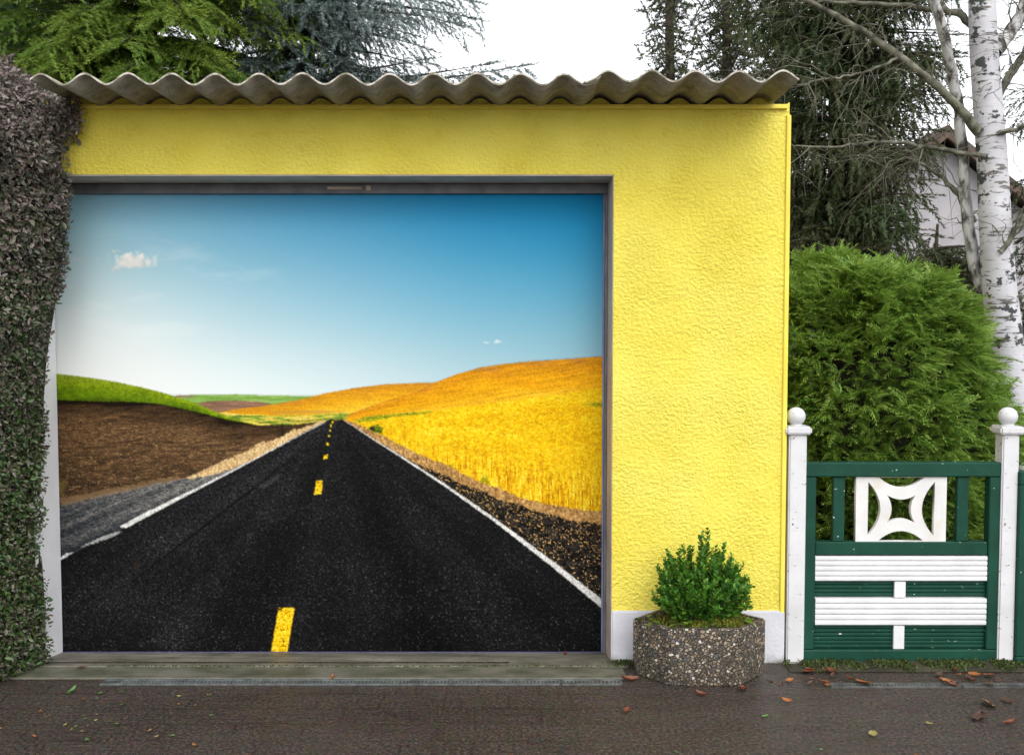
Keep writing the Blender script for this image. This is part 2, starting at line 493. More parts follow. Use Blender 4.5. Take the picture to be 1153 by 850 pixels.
box(bm, xL, xL + .2, YD + .002, 8.3, -.05, zV - .02)
box(bm, xL, xR, 8.302, 8.5, -.05, zV - .02)
gpart('side_wall', bm, M['stucco'])
zPl = Z(687, YW)
bm = bmesh.new(); box(bm, xOR - .003, xR + .007, YW - .014, YW + .02, -.05, zPl)
gpart('plinth', bm, M['plinth'], bevel=.006, segs=2)
bm = bmesh.new(); box(bm, X(883, YW, 300), xR + .006, YW - .010, YW + .06, zPl - .01, Z(130, YW))
gpart('corner_bead', bm, M['yellow_smooth'], bevel=.003)
bm = bmesh.new(); box(bm, xL + .02, xR - .012, YW - .018, YW + .02, Z(123.5, YW), Z(118.5, YW))
gpart('eaves_batten', bm, M['yellow_smooth'], bevel=.002)
# reveals of the door opening
bm = bmesh.new(); box(bm, xOL, xOL + .004, YW + .004, YD - .002, -.05, zLin - .006)
gpart('jamb', bm, M['reveal_white'])
bm = bmesh.new(); box(bm, xOR - .004, xOR, YW + .006, YD - .002, -.05, zLin - .006)
gpart('jamb', bm, M['reveal_grey'])['label'] = 'narrow light grey jamb beside the yellow wall'
bm = bmesh.new(); box(bm, xOL + .004, xOR - .004, YW + .003, YD - .002, zLin - .006, zLin + .02)
gpart('lintel', bm, M['reveal_grey'])
# roof sheets
def roof_sheet(x0, x1, dz, y0):
    s = Soup()
    nx = int(round((x1 - x0) / (PITCHW / 16))); ny = 14
    xs = np.linspace(x0, x1, nx + 1); ys = np.linspace(y0, 8.7, ny + 1)
    top = np.array([[(x, y, wave(x) + dz + .0035 + .0015 * math.sin(9.1 * x + 3)) for x in xs] for y in ys])
    bot = top.copy(); bot[..., 2] -= .0075
    W = nx + 1
    q = lambda A, rev: [((j * W + i), (j * W + i + 1), ((j + 1) * W + i + 1), ((j + 1) * W + i))[::-1 if rev else 1] for j in range(ny) for i in range(nx)]
    allv = np.concatenate([top.reshape(-1, 3), bot.reshape(-1, 3)]) - np.array(GP)
    N = W * (ny + 1)
    f = q(0, False) + [tuple(N + a for a in fc) for fc in q(0, True)]
    sides = [(N + i, N + i + 1, i + 1, i) for i in range(nx)] + [(ny * W + i, ny * W + i + 1, N + ny * W + i + 1, N + ny * W + i) for i in range(nx)]
    sides += [(j * W, (j + 1) * W, N + (j + 1) * W, N + j * W) for j in range(ny)] + [(N + j * W + nx, N + (j + 1) * W + nx, (j + 1) * W + nx, j * W + nx) for j in range(ny)]
    s.add(allv, f + sides)
    o = s.build('roof_sheet', [M['roof'], M['roof_edge']], garage)
    mi = [0] * len(f) + [1] * len(sides)
    o.data.polygons.foreach_set('material_index', mi)
    o.data.polygons.foreach_set('use_smooth', [k == 0 for k in mi])
xlap = X(657, YF, 90)
roof_sheet(xpk - .045, xlap + .07, 0.0, YF)
roof_sheet(xlap, X(899, YF, 95), .0085, YF - .012)

# door with its printed picture
door = None
bm = bmesh.new(); box(bm, xOL + .005, xOR - .005, YD + .012, YD + .06, -.045, zLin - .01)
door = gpart('garage_door', bm, rough_mat('door_backing', (.3, .3, .32), (.36, .36, .38), 5, .5, bstr=0))
zFr0, zFr1 = Z(219, YD), Z(207, YD)
xMr, xFr = X(678, YD, 460), xOR - .005
bm = bmesh.new(); box(bm, xOL + .006, xOR - .005, YD - .03, YD + .011, zFr0, zLin - .008)
o = gpart('top_rail', bm, M['frame_grey'], door, bevel=.002)
bm = bmesh.new(); box(bm, X(372, YD), X(410, YD), YD - .0335, YD - .031, Z(214.5, YD), Z(211.5, YD)); box(bm, X(415, YD), X(420, YD), YD - .036, YD - .031, Z(216, YD), Z(210, YD))
gpart('latch', bm, M['reveal_grey'], door)
bm = bmesh.new(); box(bm, xMr, xFr - .012, YD - .012, YD + .011, -.04, zFr0 - .001)
gpart('side_rail', bm, M['frame_blue'], door, bevel=.002)
bm = bmesh.new(); box(bm, xFr - .0115, xFr - .0005, YD - .03, YD + .011, -.04, zFr0 - .001)
gpart('door_frame', bm, M['frame_grey'], door, bevel=.001)
bm = bmesh.new(); box(bm, xOL + .006, xMr - .001, YD - .012, YD + .010, -.043, Z(733.5, YD))
gpart('bottom_rail', bm, M['navy'], door, bevel=.002)
bm = bmesh.new(); box(bm, X(72, YD, 735), xMr - .001, YD - .0135, YD - .0125, Z(734.2, YD), Z(733.2, YD))
gpart('trim', bm, M['frame_blue'], door)

# ---- the picture printed on the door: one flat sheet on the door plane, its colours worked out point by point
YM = YD + .004
def lattice(x, y, seed):
    xi, yi = np.floor(x).astype(np.int64), np.floor(y).astype(np.int64)
    fx, fy = x - xi, y - yi
    fx, fy = fx * fx * (3 - 2 * fx), fy * fy * (3 - 2 * fy)
    def h(a, b):
        n = (a * 374761393 + b * 668265263 + seed * 1442695041) & 0xFFFFFFFF
        n = ((n ^ (n >> 13)) * 1274126177) & 0xFFFFFFFF
        return ((n ^ (n >> 16)) & 0xFFFF) / 65535.0
    return (h(xi, yi) * (1 - fx) + h(xi + 1, yi) * fx) * (1 - fy) + (h(xi, yi + 1) * (1 - fx) + h(xi + 1, yi + 1) * fx) * fy
def fbm(x, y, seed, octv=4, gain=.55):
    s, a, t = 0, 1.0, 0
    for k in range(octv):
        s = s + a * lattice(x * 2 ** k + 17.3 * k, y * 2 ** k - 9.1 * k, seed + k); t += a; a *= gain
    return s / t
def smooth(e0, e1, v):
    t = np.clip((v - e0) / (e1 - e0), 0, 1)
    return t * t * (3 - 2 * t)
def mural():
    nx, ny = 860, 690
    gx, gy = np.linspace(37.5, 678.6, nx + 1), np.linspace(216, 733.6, ny + 1)
    GX, GY = np.meshgrid(gx, gy)
    to_lin = lambda c: np.where(c <= .04045, c / 12.92, ((np.maximum(c, 0) + .055) / 1.055) ** 2.4)
    def inside(pts, X_, Y_):
        r = np.zeros(X_.shape, bool); n = len(pts)
        for k in range(n):
            (x1, y1), (x2, y2) = pts[k], pts[(k + 1) % n]
            if y1 == y2: continue
            r ^= ((y1 > Y_) != (y2 > Y_)) & (X_ < (x2 - x1) * (Y_ - y1) / (y2 - y1) + x1)
        return r
    def soft(m):
        a = np.pad(m.astype(float), 1, mode='edge')
        a = (a[:, :-2] + 2 * a[:, 1:-1] + a[:, 2:]) / 4
        return (a[:-2] + 2 * a[1:-1] + a[2:]) / 4
    W1, W2 = fbm(GX / 3, GY / 3, 91, 3) - .5, fbm(GX / 2.2, GY / 2.2, 57, 3) - .5
    def mask(pts, rag=0.0, ragx=None):
        ragx = rag * .6 if ragx is None else ragx
        return soft(inside(pts, GX + W1 * 2 * ragx, GY + W2 * 2 * rag))[..., None]
    A = lambda *c: np.array(c, float) / 255
    def mixc(stops, t):
        ps = [p for p, _ in stops]
        return np.stack([np.interp(t, ps, [c[k] / 255 for _, c in stops]) for k in range(3)], -1)
    rnd = np.random.default_rng(5)
    # --- sky
    xs_c = [36, 80, 160, 280, 400, 520, 680]; ys_c = [216, 260, 310, 360, 400, 450]
    tab = np.array([[(162, 208, 222), (152, 200, 218), (124, 184, 212), (88, 164, 206), (58, 150, 201), (28, 141, 196), (4, 132, 188)],
           [(180, 216, 224), (172, 212, 222), (146, 197, 217), (114, 180, 211), (90, 167, 205), (60, 153, 198), (34, 143, 190)],
           [(208, 227, 228), (202, 225, 227), (176, 210, 219), (146, 193, 211), (122, 180, 206), (96, 168, 200), (74, 157, 195)],
           [(228, 236, 234), (226, 236, 234), (208, 225, 227), (176, 206, 215), (152, 194, 209), (128, 181, 201), (110, 171, 194)],
           [(236, 239, 236), (236, 239, 236), (228, 234, 232), (204, 221, 223), (182, 208, 214), (158, 194, 205), (138, 182, 195)],
           [(240, 241, 236), (240, 241, 236), (236, 238, 234), (226, 233, 230), (210, 223, 223), (188, 208, 212), (164, 194, 201)]], float) / 255
    fx = np.interp(GX, xs_c, range(7)); fy = np.interp(GY, ys_c, range(6))
    i, j = np.minimum(fx.astype(int), 5), np.minimum(fy.astype(int), 4)
    s, t = (fx - i)[..., None], (fy - j)[..., None]
    C = (tab[j, i] * (1 - s) + tab[j, i + 1] * s) * (1 - t) + (tab[j + 1, i] * (1 - s) + tab[j + 1, i + 1] * s) * t
    for k in range(3):       # even out the table's facets
        P_ = np.pad(C, ((20, 20), (0, 0), (0, 0)), mode='edge'); cs = np.cumsum(P_, 0); C = (cs[40:] - cs[:-40]) / 40 if len(cs[40:]) == len(C) else C
        P_ = np.pad(C, ((0, 0), (20, 20), (0, 0)), mode='edge'); cs = np.cumsum(P_, 1); C = (cs[:, 40:] - cs[:, :-40]) / 40 if cs[:, 40:].shape[1] == C.shape[1] else C
    def cloud(cx, cy, rx, ry, col, k, sc, seed):
        nonlocal C
        d = np.hypot((GX - cx) / rx, (GY - cy) / np.where(GY < cy, ry, ry * .75))
        w = fbm(GX / sc, GY / sc, seed, 5) - .5
        a = np.clip((.95 - d + w * 1.5) * 2.0, 0, 1) * k * (d < 2)
        sh = np.clip(.62 + (cy - GY) / ry * .30 + w * .9 - (GX - cx) / rx * .12, 0, 1)
        cc = np.array(col) / 255 * (.80 + .20 * sh)[..., None]
        C = C * (1 - a[..., None]) + cc * a[..., None]
    wisp = np.clip(fbm(GX / 90, GY / 22, 12, 4) - .52, 0, 1) * smooth(330, 270, GX) * smooth(240, 300, GY) * smooth(410, 340, GY)
    C = C + (A(246, 247, 243) - C) * (wisp * 1.3)[..., None]
    cloud(150, 296, 28, 14, (252, 249, 243), .96, 8, 3)
    cloud(134, 302, 12, 6, (244, 244, 238), .6, 6, 4)
    cloud(131, 283, 5, 2.6, (240, 243, 240), .55, 4, 6)
    cloud(92, 292, 20, 4, (236, 240, 238), .4, 8, 8)
    cloud(84, 352, 13, 3, (246, 248, 245), .4, 7, 9)
    cloud(561, 385, 7, 3.2, (226, 234, 236), .8, 4, 10)
    cloud(548, 386, 5, 1.8, (214, 228, 232), .6, 4, 11)
    def put(pts, col, rag=0.0, ragx=None, k=1.0):
        nonlocal C
        m = mask(pts, rag, ragx) * k
        C = C * (1 - m) + np.broadcast_to(col, C.shape) * m
    fine = rnd.normal(0, 1, GX.shape)
    fine2 = (fine + np.roll(fine, 1, 0) + np.roll(fine, 1, 1) + np.roll(np.roll(fine, 1, 0), 1, 1)) / 2
    shade = lambda c, v: c * np.clip(v, 0, 3)[..., None]
    SKY = GY < np.interp(GX, [36, 64, 130, 190, 270, 358, 430, 492, 540, 600, 679], [418, 421, 430, 444, 444, 445, 433, 430, 414, 406, 401]) - 1
    # --- far hills
    g = fbm(GX / 24, GY / 2.0, 21, 4)
    put([(185, 448), (215, 444.6), (240, 444.4), (270, 444), (300, 445), (330, 445.6), (358, 446), (358, 456), (300, 470), (200, 470)],
        shade(mixc([(.3, (112, 156, 62)), (.7, (150, 184, 94))], g), 1 + .03 * fine2), .3)
    put([(190, 447.4), (200, 444.9), (222, 445), (215, 447)], A(150, 122, 104), .4)
    put([(222, 453.5), (245, 451), (265, 450.8), (290, 452), (306, 454), (300, 458), (262, 465), (230, 464)], shade(mixc([(.3, (124, 92, 72)), (.7, (162, 124, 98))], g), 1 + .03 * fine2), .4)
    ridge = np.interp(GX, [234, 262, 300, 340, 365, 400, 430, 460, 492], [466, 461, 456.5, 449.5, 443, 436.6, 433, 431.5, 430.4])
    dd = GY - ridge + (fbm(GX / 40, GY / 6, 31, 4) - .5) * 8
    col = mixc([(-2, (196, 132, 44)), (3, (214, 146, 26)), (13, (232, 168, 26)), (24, (246, 196, 46)), (34, (236, 190, 60))], dd)
    put([(234, 467), (262, 461), (300, 456.5), (340, 449.5), (365, 443), (400, 436.6), (430, 433), (460, 431.5), (492, 430.4), (505, 446), (430, 470), (384, 473), (250, 471)], shade(col, 1 + .10 * (fbm(GX / 16, GY / 1.6, 33, 4) - .5) * 2 + .04 * fine2), .35)
    vg = fbm(GX / 12, GY / 2.2, 35, 4)
    put([(236, 463.5), (270, 466), (310, 468), (350, 467.5), (392, 464), (396, 472), (386, 475), (350, 479), (290, 481), (262, 476)],
        shade(mixc([(.25, (96, 130, 40)), (.45, (164, 176, 60)), (.6, (224, 196, 76)), (.8, (236, 210, 110))], vg), 1 + .06 * fine2), 1.2)
    put([(300, 464), (360, 461), (392, 463), (360, 466), (310, 466)], A(188, 140, 70), 1.0, k=.55)
    put([(290, 475.4), (340, 473.4), (388, 471.2), (388, 472.4), (340, 474.8), (292, 476.4)], A(92, 96, 34), .5, k=.7)
    # --- big ripe hill on the right
    r2 = np.interp(GX, [386, 394, 415, 440, 470, 490, 512, 540, 565, 600, 640, 679], [475, 466, 458, 450, 440, 431, 422, 414, 410, 406.6, 404, 401.3])
    lo2 = np.interp(GX, [394, 440, 480, 520, 560, 600, 640, 679], [475, 468, 464, 458, 453, 448, 442, 436])
    tt = np.clip((GY - r2) / np.maximum(lo2 - r2, 1), -.1, 1.2) + (fbm(GX / 60, (GY - .2 * GX) / 9, 41, 4) - .5) * .55
    col = mixc([(0, (192, 128, 40)), (.10, (212, 142, 22)), (.45, (226, 156, 14)), (.75, (236, 170, 18)), (1.0, (240, 184, 36))], tt)
    put([(386, 475), (394, 466), (415, 458), (440, 450), (470, 440), (490, 431), (512, 422), (540, 414), (565, 410), (600, 406.6), (640, 404), (679, 401.3), (690, 445), (600, 458), (520, 468), (430, 475)],
        shade(col, 1 + .16 * (fbm((GX + 3 * GY) / 14, (GY + .15 * GX) / 1.8, 43, 4) - .5) * 2 + .05 * fine2), .4)
    # --- near wheat
    edge = np.interp(GX, [394, 430, 460, 503, 545, 585, 620, 650, 679], [476, 492, 507, 527, 548, 562, 571, 577, 582])
    dep = edge - GY
    stalk = fbm(GX / 1.5, GY / 11 + GX * .01, 51, 3, .6); fluff = fbm(GX / 4, GY / 2.2, 52, 4, .65)
    near = np.interp(GX, [394, 450, 560, 679], [.12, .4, .9, 1.25])
    wst = smooth(70, 8, dep / near) * np.clip(near, 0, 1)
    base = mixc([(.22, (220, 162, 8)), (.42, (236, 184, 10)), (.58, (247, 204, 24)), (.8, (252, 220, 56))], fluff * .75 + .125 + (fbm(GX / 70, GY / 14, 53, 3) - .5) * .35)
    st = mixc([(.20, (176, 112, 8)), (.38, (218, 158, 10)), (.55, (242, 196, 24)), (.8, (254, 222, 72))], stalk + (fluff - .5) * .3)
    col = base * (1 - wst[..., None]) + st * wst[..., None]
    put([(394, 475), (416, 470), (440, 468), (480, 464), (520, 458), (560, 453), (600, 448), (640, 442), (690, 435), (690, 590), (640, 582), (600, 573), (545, 551), (503, 530), (455, 508), (430, 495)],
        shade(col, 1 + .06 * fine2), 1.0)
    lm = fbm(GX / 3, GY / 1.6, 55, 3)
    lush = shade(mixc([(.3, (84, 116, 16)), (.7, (170, 172, 34))], lm), 1 + .05 * fine2)
    put([(398, 475), (410, 469.4), (440, 466.6), (490, 462.6), (480, 465.4), (440, 469.6), (414, 475)], lush, 1.2, k=.85)
    put([(656, 455), (681, 453), (681, 458), (668, 457.5)], lush, 1.5, k=.6)
    put([(414, 482), (424, 478), (431, 481), (430, 488), (422, 487)], shade(lush, .8 + 0 * GX), 1.8)
    put([(417, 481), (421, 479.5), (422, 484), (418, 485)], A(40, 48, 20), 1.0)
    put([(500, 527), (508, 524), (512, 533), (506, 538)], lush, 2.5, k=.7)
    put([(540, 538), (548, 534), (552, 547), (545, 550)], lush, 2.5, k=.5)
    # --- verge of dead grass and dark gravel on the right
    dg = fbm(GX / 2.0, GY / 3.4, 61, 4, .65)
    put([(387, 473.5), (400, 475.5), (430, 490), (455, 503), (480, 515), (503, 523), (520, 533), (545, 544), (562, 549), (585, 560), (610, 566), (650, 573), (690, 577), (690, 600), (640, 590), (600, 578), (560, 566), (520, 550), (480, 530), (450, 514), (420, 497), (387, 476)],
        shade(mixc([(.2, (120, 84, 46)), (.42, (164, 122, 70)), (.6, (196, 152, 92)), (.85, (222, 182, 122))], dg), 1 + .08 * fine2), 2.2)
    road_r = np.interp(GX, [387, 430, 500, 560, 620, 679], [474, 499, 545, 586, 632, 680])
    away = np.clip((GY - np.interp(GX, [387, 450, 520, 600, 679], [474, 510, 544, 573, 590])) / 60, 0, 1)
    gn = fbm(GX / 2.0, GY / 1.7, 63, 3, .7)
    flk = smooth(.60 + .06 * away, .70 + .06 * away, gn + .06 * fine2)
    col = mixc([(.3, (14, 13, 12)), (.7, (56, 50, 44))], fbm(GX / 5, GY / 3, 64, 4)) * (1 - flk[..., None]) + mixc([(0, (150, 116, 66)), (1, (196, 160, 104))], away) * flk[..., None]
    put([(387, 474.5), (400, 481), (420, 494), (448, 510.5), (480, 527), (500, 535), (520, 545), (542, 552), (560, 562), (580, 567), (600, 575), (625, 580), (640, 586), (660, 587), (690, 594), (690, 700), (560, 600)], shade(col, 1 + .10 * fine2), 2.6)
    # --- left: green hill, ploughed field, grey gravel, dead grass
    hl = np.interp(GX, [36, 64, 100, 130, 160, 190, 215, 240, 262, 292], [418, 421, 425, 430, 436, 444, 452, 462, 471, 479.5])
    fe = np.interp(GX, [36, 64, 110, 150, 180, 205, 230, 255, 290, 330, 368], [450, 450.4, 452, 452.5, 455, 460, 466, 472.5, 479, 478, 474.5])
    hd = np.clip((GY - hl) / np.maximum(fe - hl, 2), 0, 1)
    hn = fbm(GX / 3.2, GY / 2.6, 71, 4, .65); hb = fbm(GX / 34, GY / 10, 72, 3)
    col = mixc([(0, (140, 158, 34)), (.25, (124, 148, 18)), (.75, (96, 126, 10)), (1, (74, 100, 10))], hd + (hb - .5) * .6)
    put([(30, 418), (64, 421), (100, 425), (130, 430), (160, 436), (190, 444), (215, 452), (240, 462), (262, 471), (292, 479.5), (262, 482), (200, 470), (120, 458), (30, 456)], shade(col, .72 + .56 * hn + .05 * fine2), .5)
    fd = GY - fe
    fr = fbm((GX + .5 * GY) / 11, (GY + .08 * GX) / 1.7, 74, 4, .65); band = fbm(GX / 90, (GY + .12 * GX) / 11, 75, 3)
    base = mixc([(0, (30, 20, 10)), (3, (58, 42, 26)), (14, (74, 54, 34)), (26, (94, 70, 45)), (55, (88, 65, 42)), (110, (70, 52, 34))], fd + (band - .5) * 26)
    straw = smooth(.63, .74, fbm(GX / 3.6, GY / 1.5, 76, 3, .7)) * smooth(10, 26, fd) * .55
    col = shade(base, .45 + 1.1 * fr + .10 * fine2); col = col * (1 - straw[..., None]) + A(176, 140, 92) * straw[..., None]
    put([(30, 450), (64, 450.4), (110, 452), (150, 452.5), (180, 455), (205, 460), (230, 466), (255, 472.5), (290, 479), (330, 478), (368, 474.5), (368, 478), (330, 496), (280, 524), (215, 545), (110, 566), (30, 580)], col, .7)
    u, v = (GX - 380) / np.maximum(GY - 468, .5), 60 / np.maximum(GY - 468, .5)
    rut = fbm(u * 9, v * .8, 81, 4, .6)
    gg = fbm(GX / 3.2, GY / 1.7, 82, 4, .7)
    gl = np.clip((GX - 60) / 170, 0, 1)
    col = mixc([(.25, (26, 30, 34)), (.42, (66, 68, 70)), (.58, (112, 109, 104)), (.75, (160, 155, 148))], rut * .6 + gg * .4 + (gl - .5) * .16)
    put([(30, 573), (68, 567), (110, 557), (160, 547), (200, 540), (240, 531), (300, 508), (330, 495), (300, 522), (240, 548), (140, 600), (30, 655)], shade(col, 1 + .10 * fine2), 2.0)
    put([(64, 540), (76, 545), (72, 556), (64, 560)], A(130, 126, 44), 6, k=.35)
    put([(66, 562), (130, 549), (200, 536), (206, 539), (140, 553), (70, 570)], A(150, 120, 84), 3.0, k=.6)
    dn = fbm(GX / 1.8, GY / 2.6, 84, 4, .65)
    put([(206, 540), (228, 530), (250, 519), (275, 509), (292, 499), (312, 494), (330, 484), (346, 479.5), (362, 473.5), (370, 473.5), (352, 484), (330, 497), (300, 513), (268, 525), (238, 535)],
        shade(mixc([(.2, (168, 132, 84)), (.42, (204, 168, 114)), (.58, (222, 190, 136)), (.85, (240, 214, 166))], dn), 1 + .06 * fine2), 2.4)
    # --- road
    un = fbm(u * 3.2, v * .22, 85, 4, .6); big = fbm(GX / 80, GY / 40, 86, 4)
    nearp = np.clip((GY - 475) / 200, 0, 1)
    lum = 17 + 24 * (un - .5) + 14 * (big - .5) + 12 * np.exp(-((u + 1.35) / .35) ** 2) + 10 * (1 - nearp)
    lum = lum + 10 * np.exp(-((u + .75) / .14) ** 2) * fbm(GX / 30, GY / 20, 87, 3) - 5 * np.exp(-((u - .55) / .3) ** 2)
    lum = np.maximum(lum, 7)
    g1 = fbm(GX / 1.5, GY / 1.15, 88, 2, .8) + .10 * fine
    sp_ = smooth(.68, .98, g1) * (.35 + .65 * nearp)
    lum = lum * np.clip(1 + .30 * fine2, .3, 2) + sp_ * np.interp(big, [.3, .7], [50, 62])
    col = lum[..., None] / 255 * np.array([1.0, .99, 1.03])
    put([(30, 655), (68, 630), (100, 614), (136, 596), (200, 563), (280, 521), (340, 488), (371, 472.6), (386, 472.6), (430, 501), (500, 545), (560, 585), (620, 630), (690, 684), (690, 740), (30, 740)], col, .7)
    put([(266, 563.5), (300, 538), (330, 514), (331, 515), (301, 539.6), (267, 565.4), (205, 613), (150, 655), (149, 653.6), (204, 611)], A(8, 8, 10), .6, k=.8)
    put([(286, 549), (300, 541), (318, 532), (312, 541), (296, 550)], A(92, 92, 92), 3.0, k=.35)
    put([(150, 631), (157, 630), (158, 640), (151, 642)], A(80, 58, 42), 5.0, k=.25)
    wn_ = fbm(GX / 1.6, GY / 1.6, 89, 3, .7)
    white = shade(mixc([(.2, (150, 148, 144)), (.4, (214, 212, 206)), (.7, (240, 238, 232))], wn_), 1 + .05 * fine2)
    put([(364.5, 475.6), (366.2, 475.6), (330, 494.5), (280, 521.5), (220, 553), (142, 594.5), (134, 593), (160, 578.5), (220, 549.5), (280, 519.6), (330, 493.4)], white, .5)
    put([(112, 605), (132, 598), (138, 598.5), (120, 607), (98, 614), (90, 616)], white, 1.4, k=.7)
    put([(62, 631), (76, 622), (84, 620.5), (72, 628.5), (62, 633.5)], white, 1.0)
    put([(387.2, 473), (389.3, 473.6), (420, 493.4), (450, 511.8), (500, 543.6), (560, 585), (620, 629.5), (690, 683.5), (690, 695), (620, 637), (560, 590), (500, 547.2), (450, 514.2), (420, 495)], white, .6)
    ye = shade(mixc([(.26, (66, 52, 14)), (.36, (206, 152, 6)), (.5, (244, 196, 12)), (.75, (254, 220, 60))], fbm(GX / 2.4, GY / 1.9, 90, 3, .7) + .05), 1 + .06 * fine2)
    for q in ([(313.5, 684), (331.8, 683.5), (323.5, 735), (304.8, 735)], [(356, 541), (363.4, 540.8), (361.8, 556.4), (353.6, 556.6)], [(365.2, 511.5), (369.4, 511.5), (368.4, 516.6), (363.8, 516.6)],
              [(367.6, 498), (370.6, 498), (370, 501.4), (366.8, 501.4)], [(369.3, 489.4), (371.8, 489.4), (371.4, 492), (368.7, 492)], [(370.8, 483.4), (372.8, 483.4), (372.5, 485.4), (370.3, 485.4)],
              [(372, 478), (373.8, 478), (373.4, 481), (371.5, 481)], [(373.4, 473.6), (376.6, 473.6), (375.4, 476.6), (373, 476.6)]): put(q, ye, .8)
    put([(316.8, 477), (318.4, 477), (319.4, 491), (317.4, 491)], A(36, 30, 24), .3)
    lin_ = to_lin(np.clip(C, 0, 1)) * (INK * np.where(SKY, 1.10, 1.0))[..., None]
    # the sheet itself
    c0, c1, c2, c3 = (np.array(P(a, b, YM)) for a, b in ((gx[0], gy[0]), (gx[-1], gy[0]), (gx[0], gy[-1]), (gx[-1], gy[-1])))
    vv = np.empty((ny + 1, nx + 1, 3))
    a_, b_ = (GX - 576.5) / FPX, (425.0 - GY) / FPX
    tq = YM / (CP + b_ * SP)
    vv[..., 0], vv[..., 1], vv[..., 2] = a_ * tq - GP.x, YM - GP.y, EYE + (-SP + b_ * CP) * tq - GP.z
    ii = np.arange((ny + 1) * (nx + 1)).reshape(ny + 1, nx + 1)
    f = np.stack([ii[:-1, :-1], ii[1:, :-1], ii[1:, 1:], ii[:-1, 1:]], -1).reshape(-1, 4)
    so = Soup(); so.add(vv.reshape(-1, 3), f)
    m, n, l, p = new_mat('printed_picture')
    at = n.new('ShaderNodeVertexColor'); at.layer_name = 'print'
    l.new(at.outputs[0], p.inputs['Base Color'])
    p.inputs['Roughness'].default_value = .5; p.inputs['Specular IOR Level'].default_value = .06
    o = so.build('printed_picture', m, door)
    ca = o.data.color_attributes.new('print', 'FLOAT_COLOR', 'POINT')
    arr = np.ones((vv.shape[0] * vv.shape[1], 4), np.float32); arr[:, :3] = lin_.reshape(-1, 3)
    ca.data.foreach_set('color', arr.ravel())
    return o
INK = .77
mural()

# ---- concrete strips of the threshold and steel drains
bm = bmesh.new(); box(bm, X(-10, 4.17, 766), X(706, 4.17, 766), 4.178, 4.318, -.05, .006)
tag(obj('threshold_strip', bm, M['concrete2'], bevel=.004), kind='structure')
bm = bmesh.new()
vs = [(xL, 4.325, .008), (X(708, 4.33, 755), 4.325, .008), (X(708, 4.33, 755), YW - .016, .006), (xOR - .005, YW - .016, .006), (xOR - .005, YD + .011, -.040), (xL, YD + .011, -.040)]
tp = [bm.verts.new(v) for v in vs]; bt = [bm.verts.new((v[0], v[1], -.12)) for v in vs]
bm.faces.new(tp); bm.faces.new(bt[::-1])
for k in range(6): bm.faces.new((tp[k], bt[k], bt[(k + 1) % 6], tp[(k + 1) % 6]))
bmesh.ops.recalc_face_normals(bm, faces=bm.faces[:])
tag(obj('threshold', bm, M['concrete'], bevel=.003), kind='structure')
def drain(px0, px1, y0, y1, m, z, label):
    bm = bmesh.new()
    a, b = X(px0, y0, 770), X(px1, y0, 770)
    box(bm, a, b, y0, y0 + .012, -.03, z); box(bm, a, b, y1 - .012, y1, -.03, z)
    n = int((b - a) / .016)
    for k in range(n + 1):
        x = a + (b - a) * k / n
        box(bm, x - .006 + .006 * (k == 0), x + .006, y0 + .0125, y1 - .0125, -.03, z - .002)
    box(bm, a + .002, b - .002, y0 + .0125, y1 - .0125, -.034, -.026)
    o = obj('drain_cover', bm, m)
    return tag(o, label, 'drain cover', 'steel drain covers let into the pavement')
drain(112, 630, 4.108, 4.172, M['galv'], .005, 'long grey steel drain cover in front of the picture door')
drain(633, 700, 4.108, 4.172, M['galv'], .004, 'short grey steel drain cover ending beside the planter')
drain(936, 1082, 4.075, 4.125, M['grate_dark'], .005, 'dark slotted drain cover below the green gate')
drain(1085, 1240, 4.075, 4.125, M['grate_dark'], .004, 'dark slotted drain cover running out of the picture at the right')

# ---- gate posts
YG = 4.43
def gate_post(pxc, pyb, w, label):
    c = P(pxc, pyb, YG)
    r = empty('gate_post', (c.x, YG, 0), label=label, cat='gate post', group='white gate posts')
    h = Z(488, YG)
    bm = bmesh.new(); box(bm, -w / 2, w / 2, -w / 2, w / 2, -.03, h - .001); obj('shaft', bm, M['white_old'], r, bevel=.006, segs=2)
    bm = bmesh.new(); box(bm, -w / 2 - .018, w / 2 + .018, -w / 2 - .018, w / 2 + .018, h, h + .036); obj('cap', bm, M['white_old'], r, bevel=.008, segs=2)
    bm = bmesh.new(); rr = .042
    prof = [(.03, 0), (.024, .006)] + [(rr * math.sin(a), .006 + rr * .85 + rr * -math.cos(a)) for a in np.linspace(.6, math.pi, 14)]
    lathe(bm, [(max(a, 0), b) for a, b in prof], (0, 0, h + .0365), 26)
    obj('ball', bm, M['white_old'], r, smooth=True)
    return r
pL = gate_post(894.5, 600, .080, 'white ball-topped post between the yellow wall and the green gate')
pR = gate_post(1131.5, 600, .076, 'peeling white ball-topped post on the far side of the green gate')
bm = bmesh.new(); box(bm, X(881, YG - .05, 745), X(905, YG - .05, 745), YG - .062, YG - .043, -.02, .006)
tag(obj('doorstep', bm, M['concrete'], bevel=.003), kind='structure')

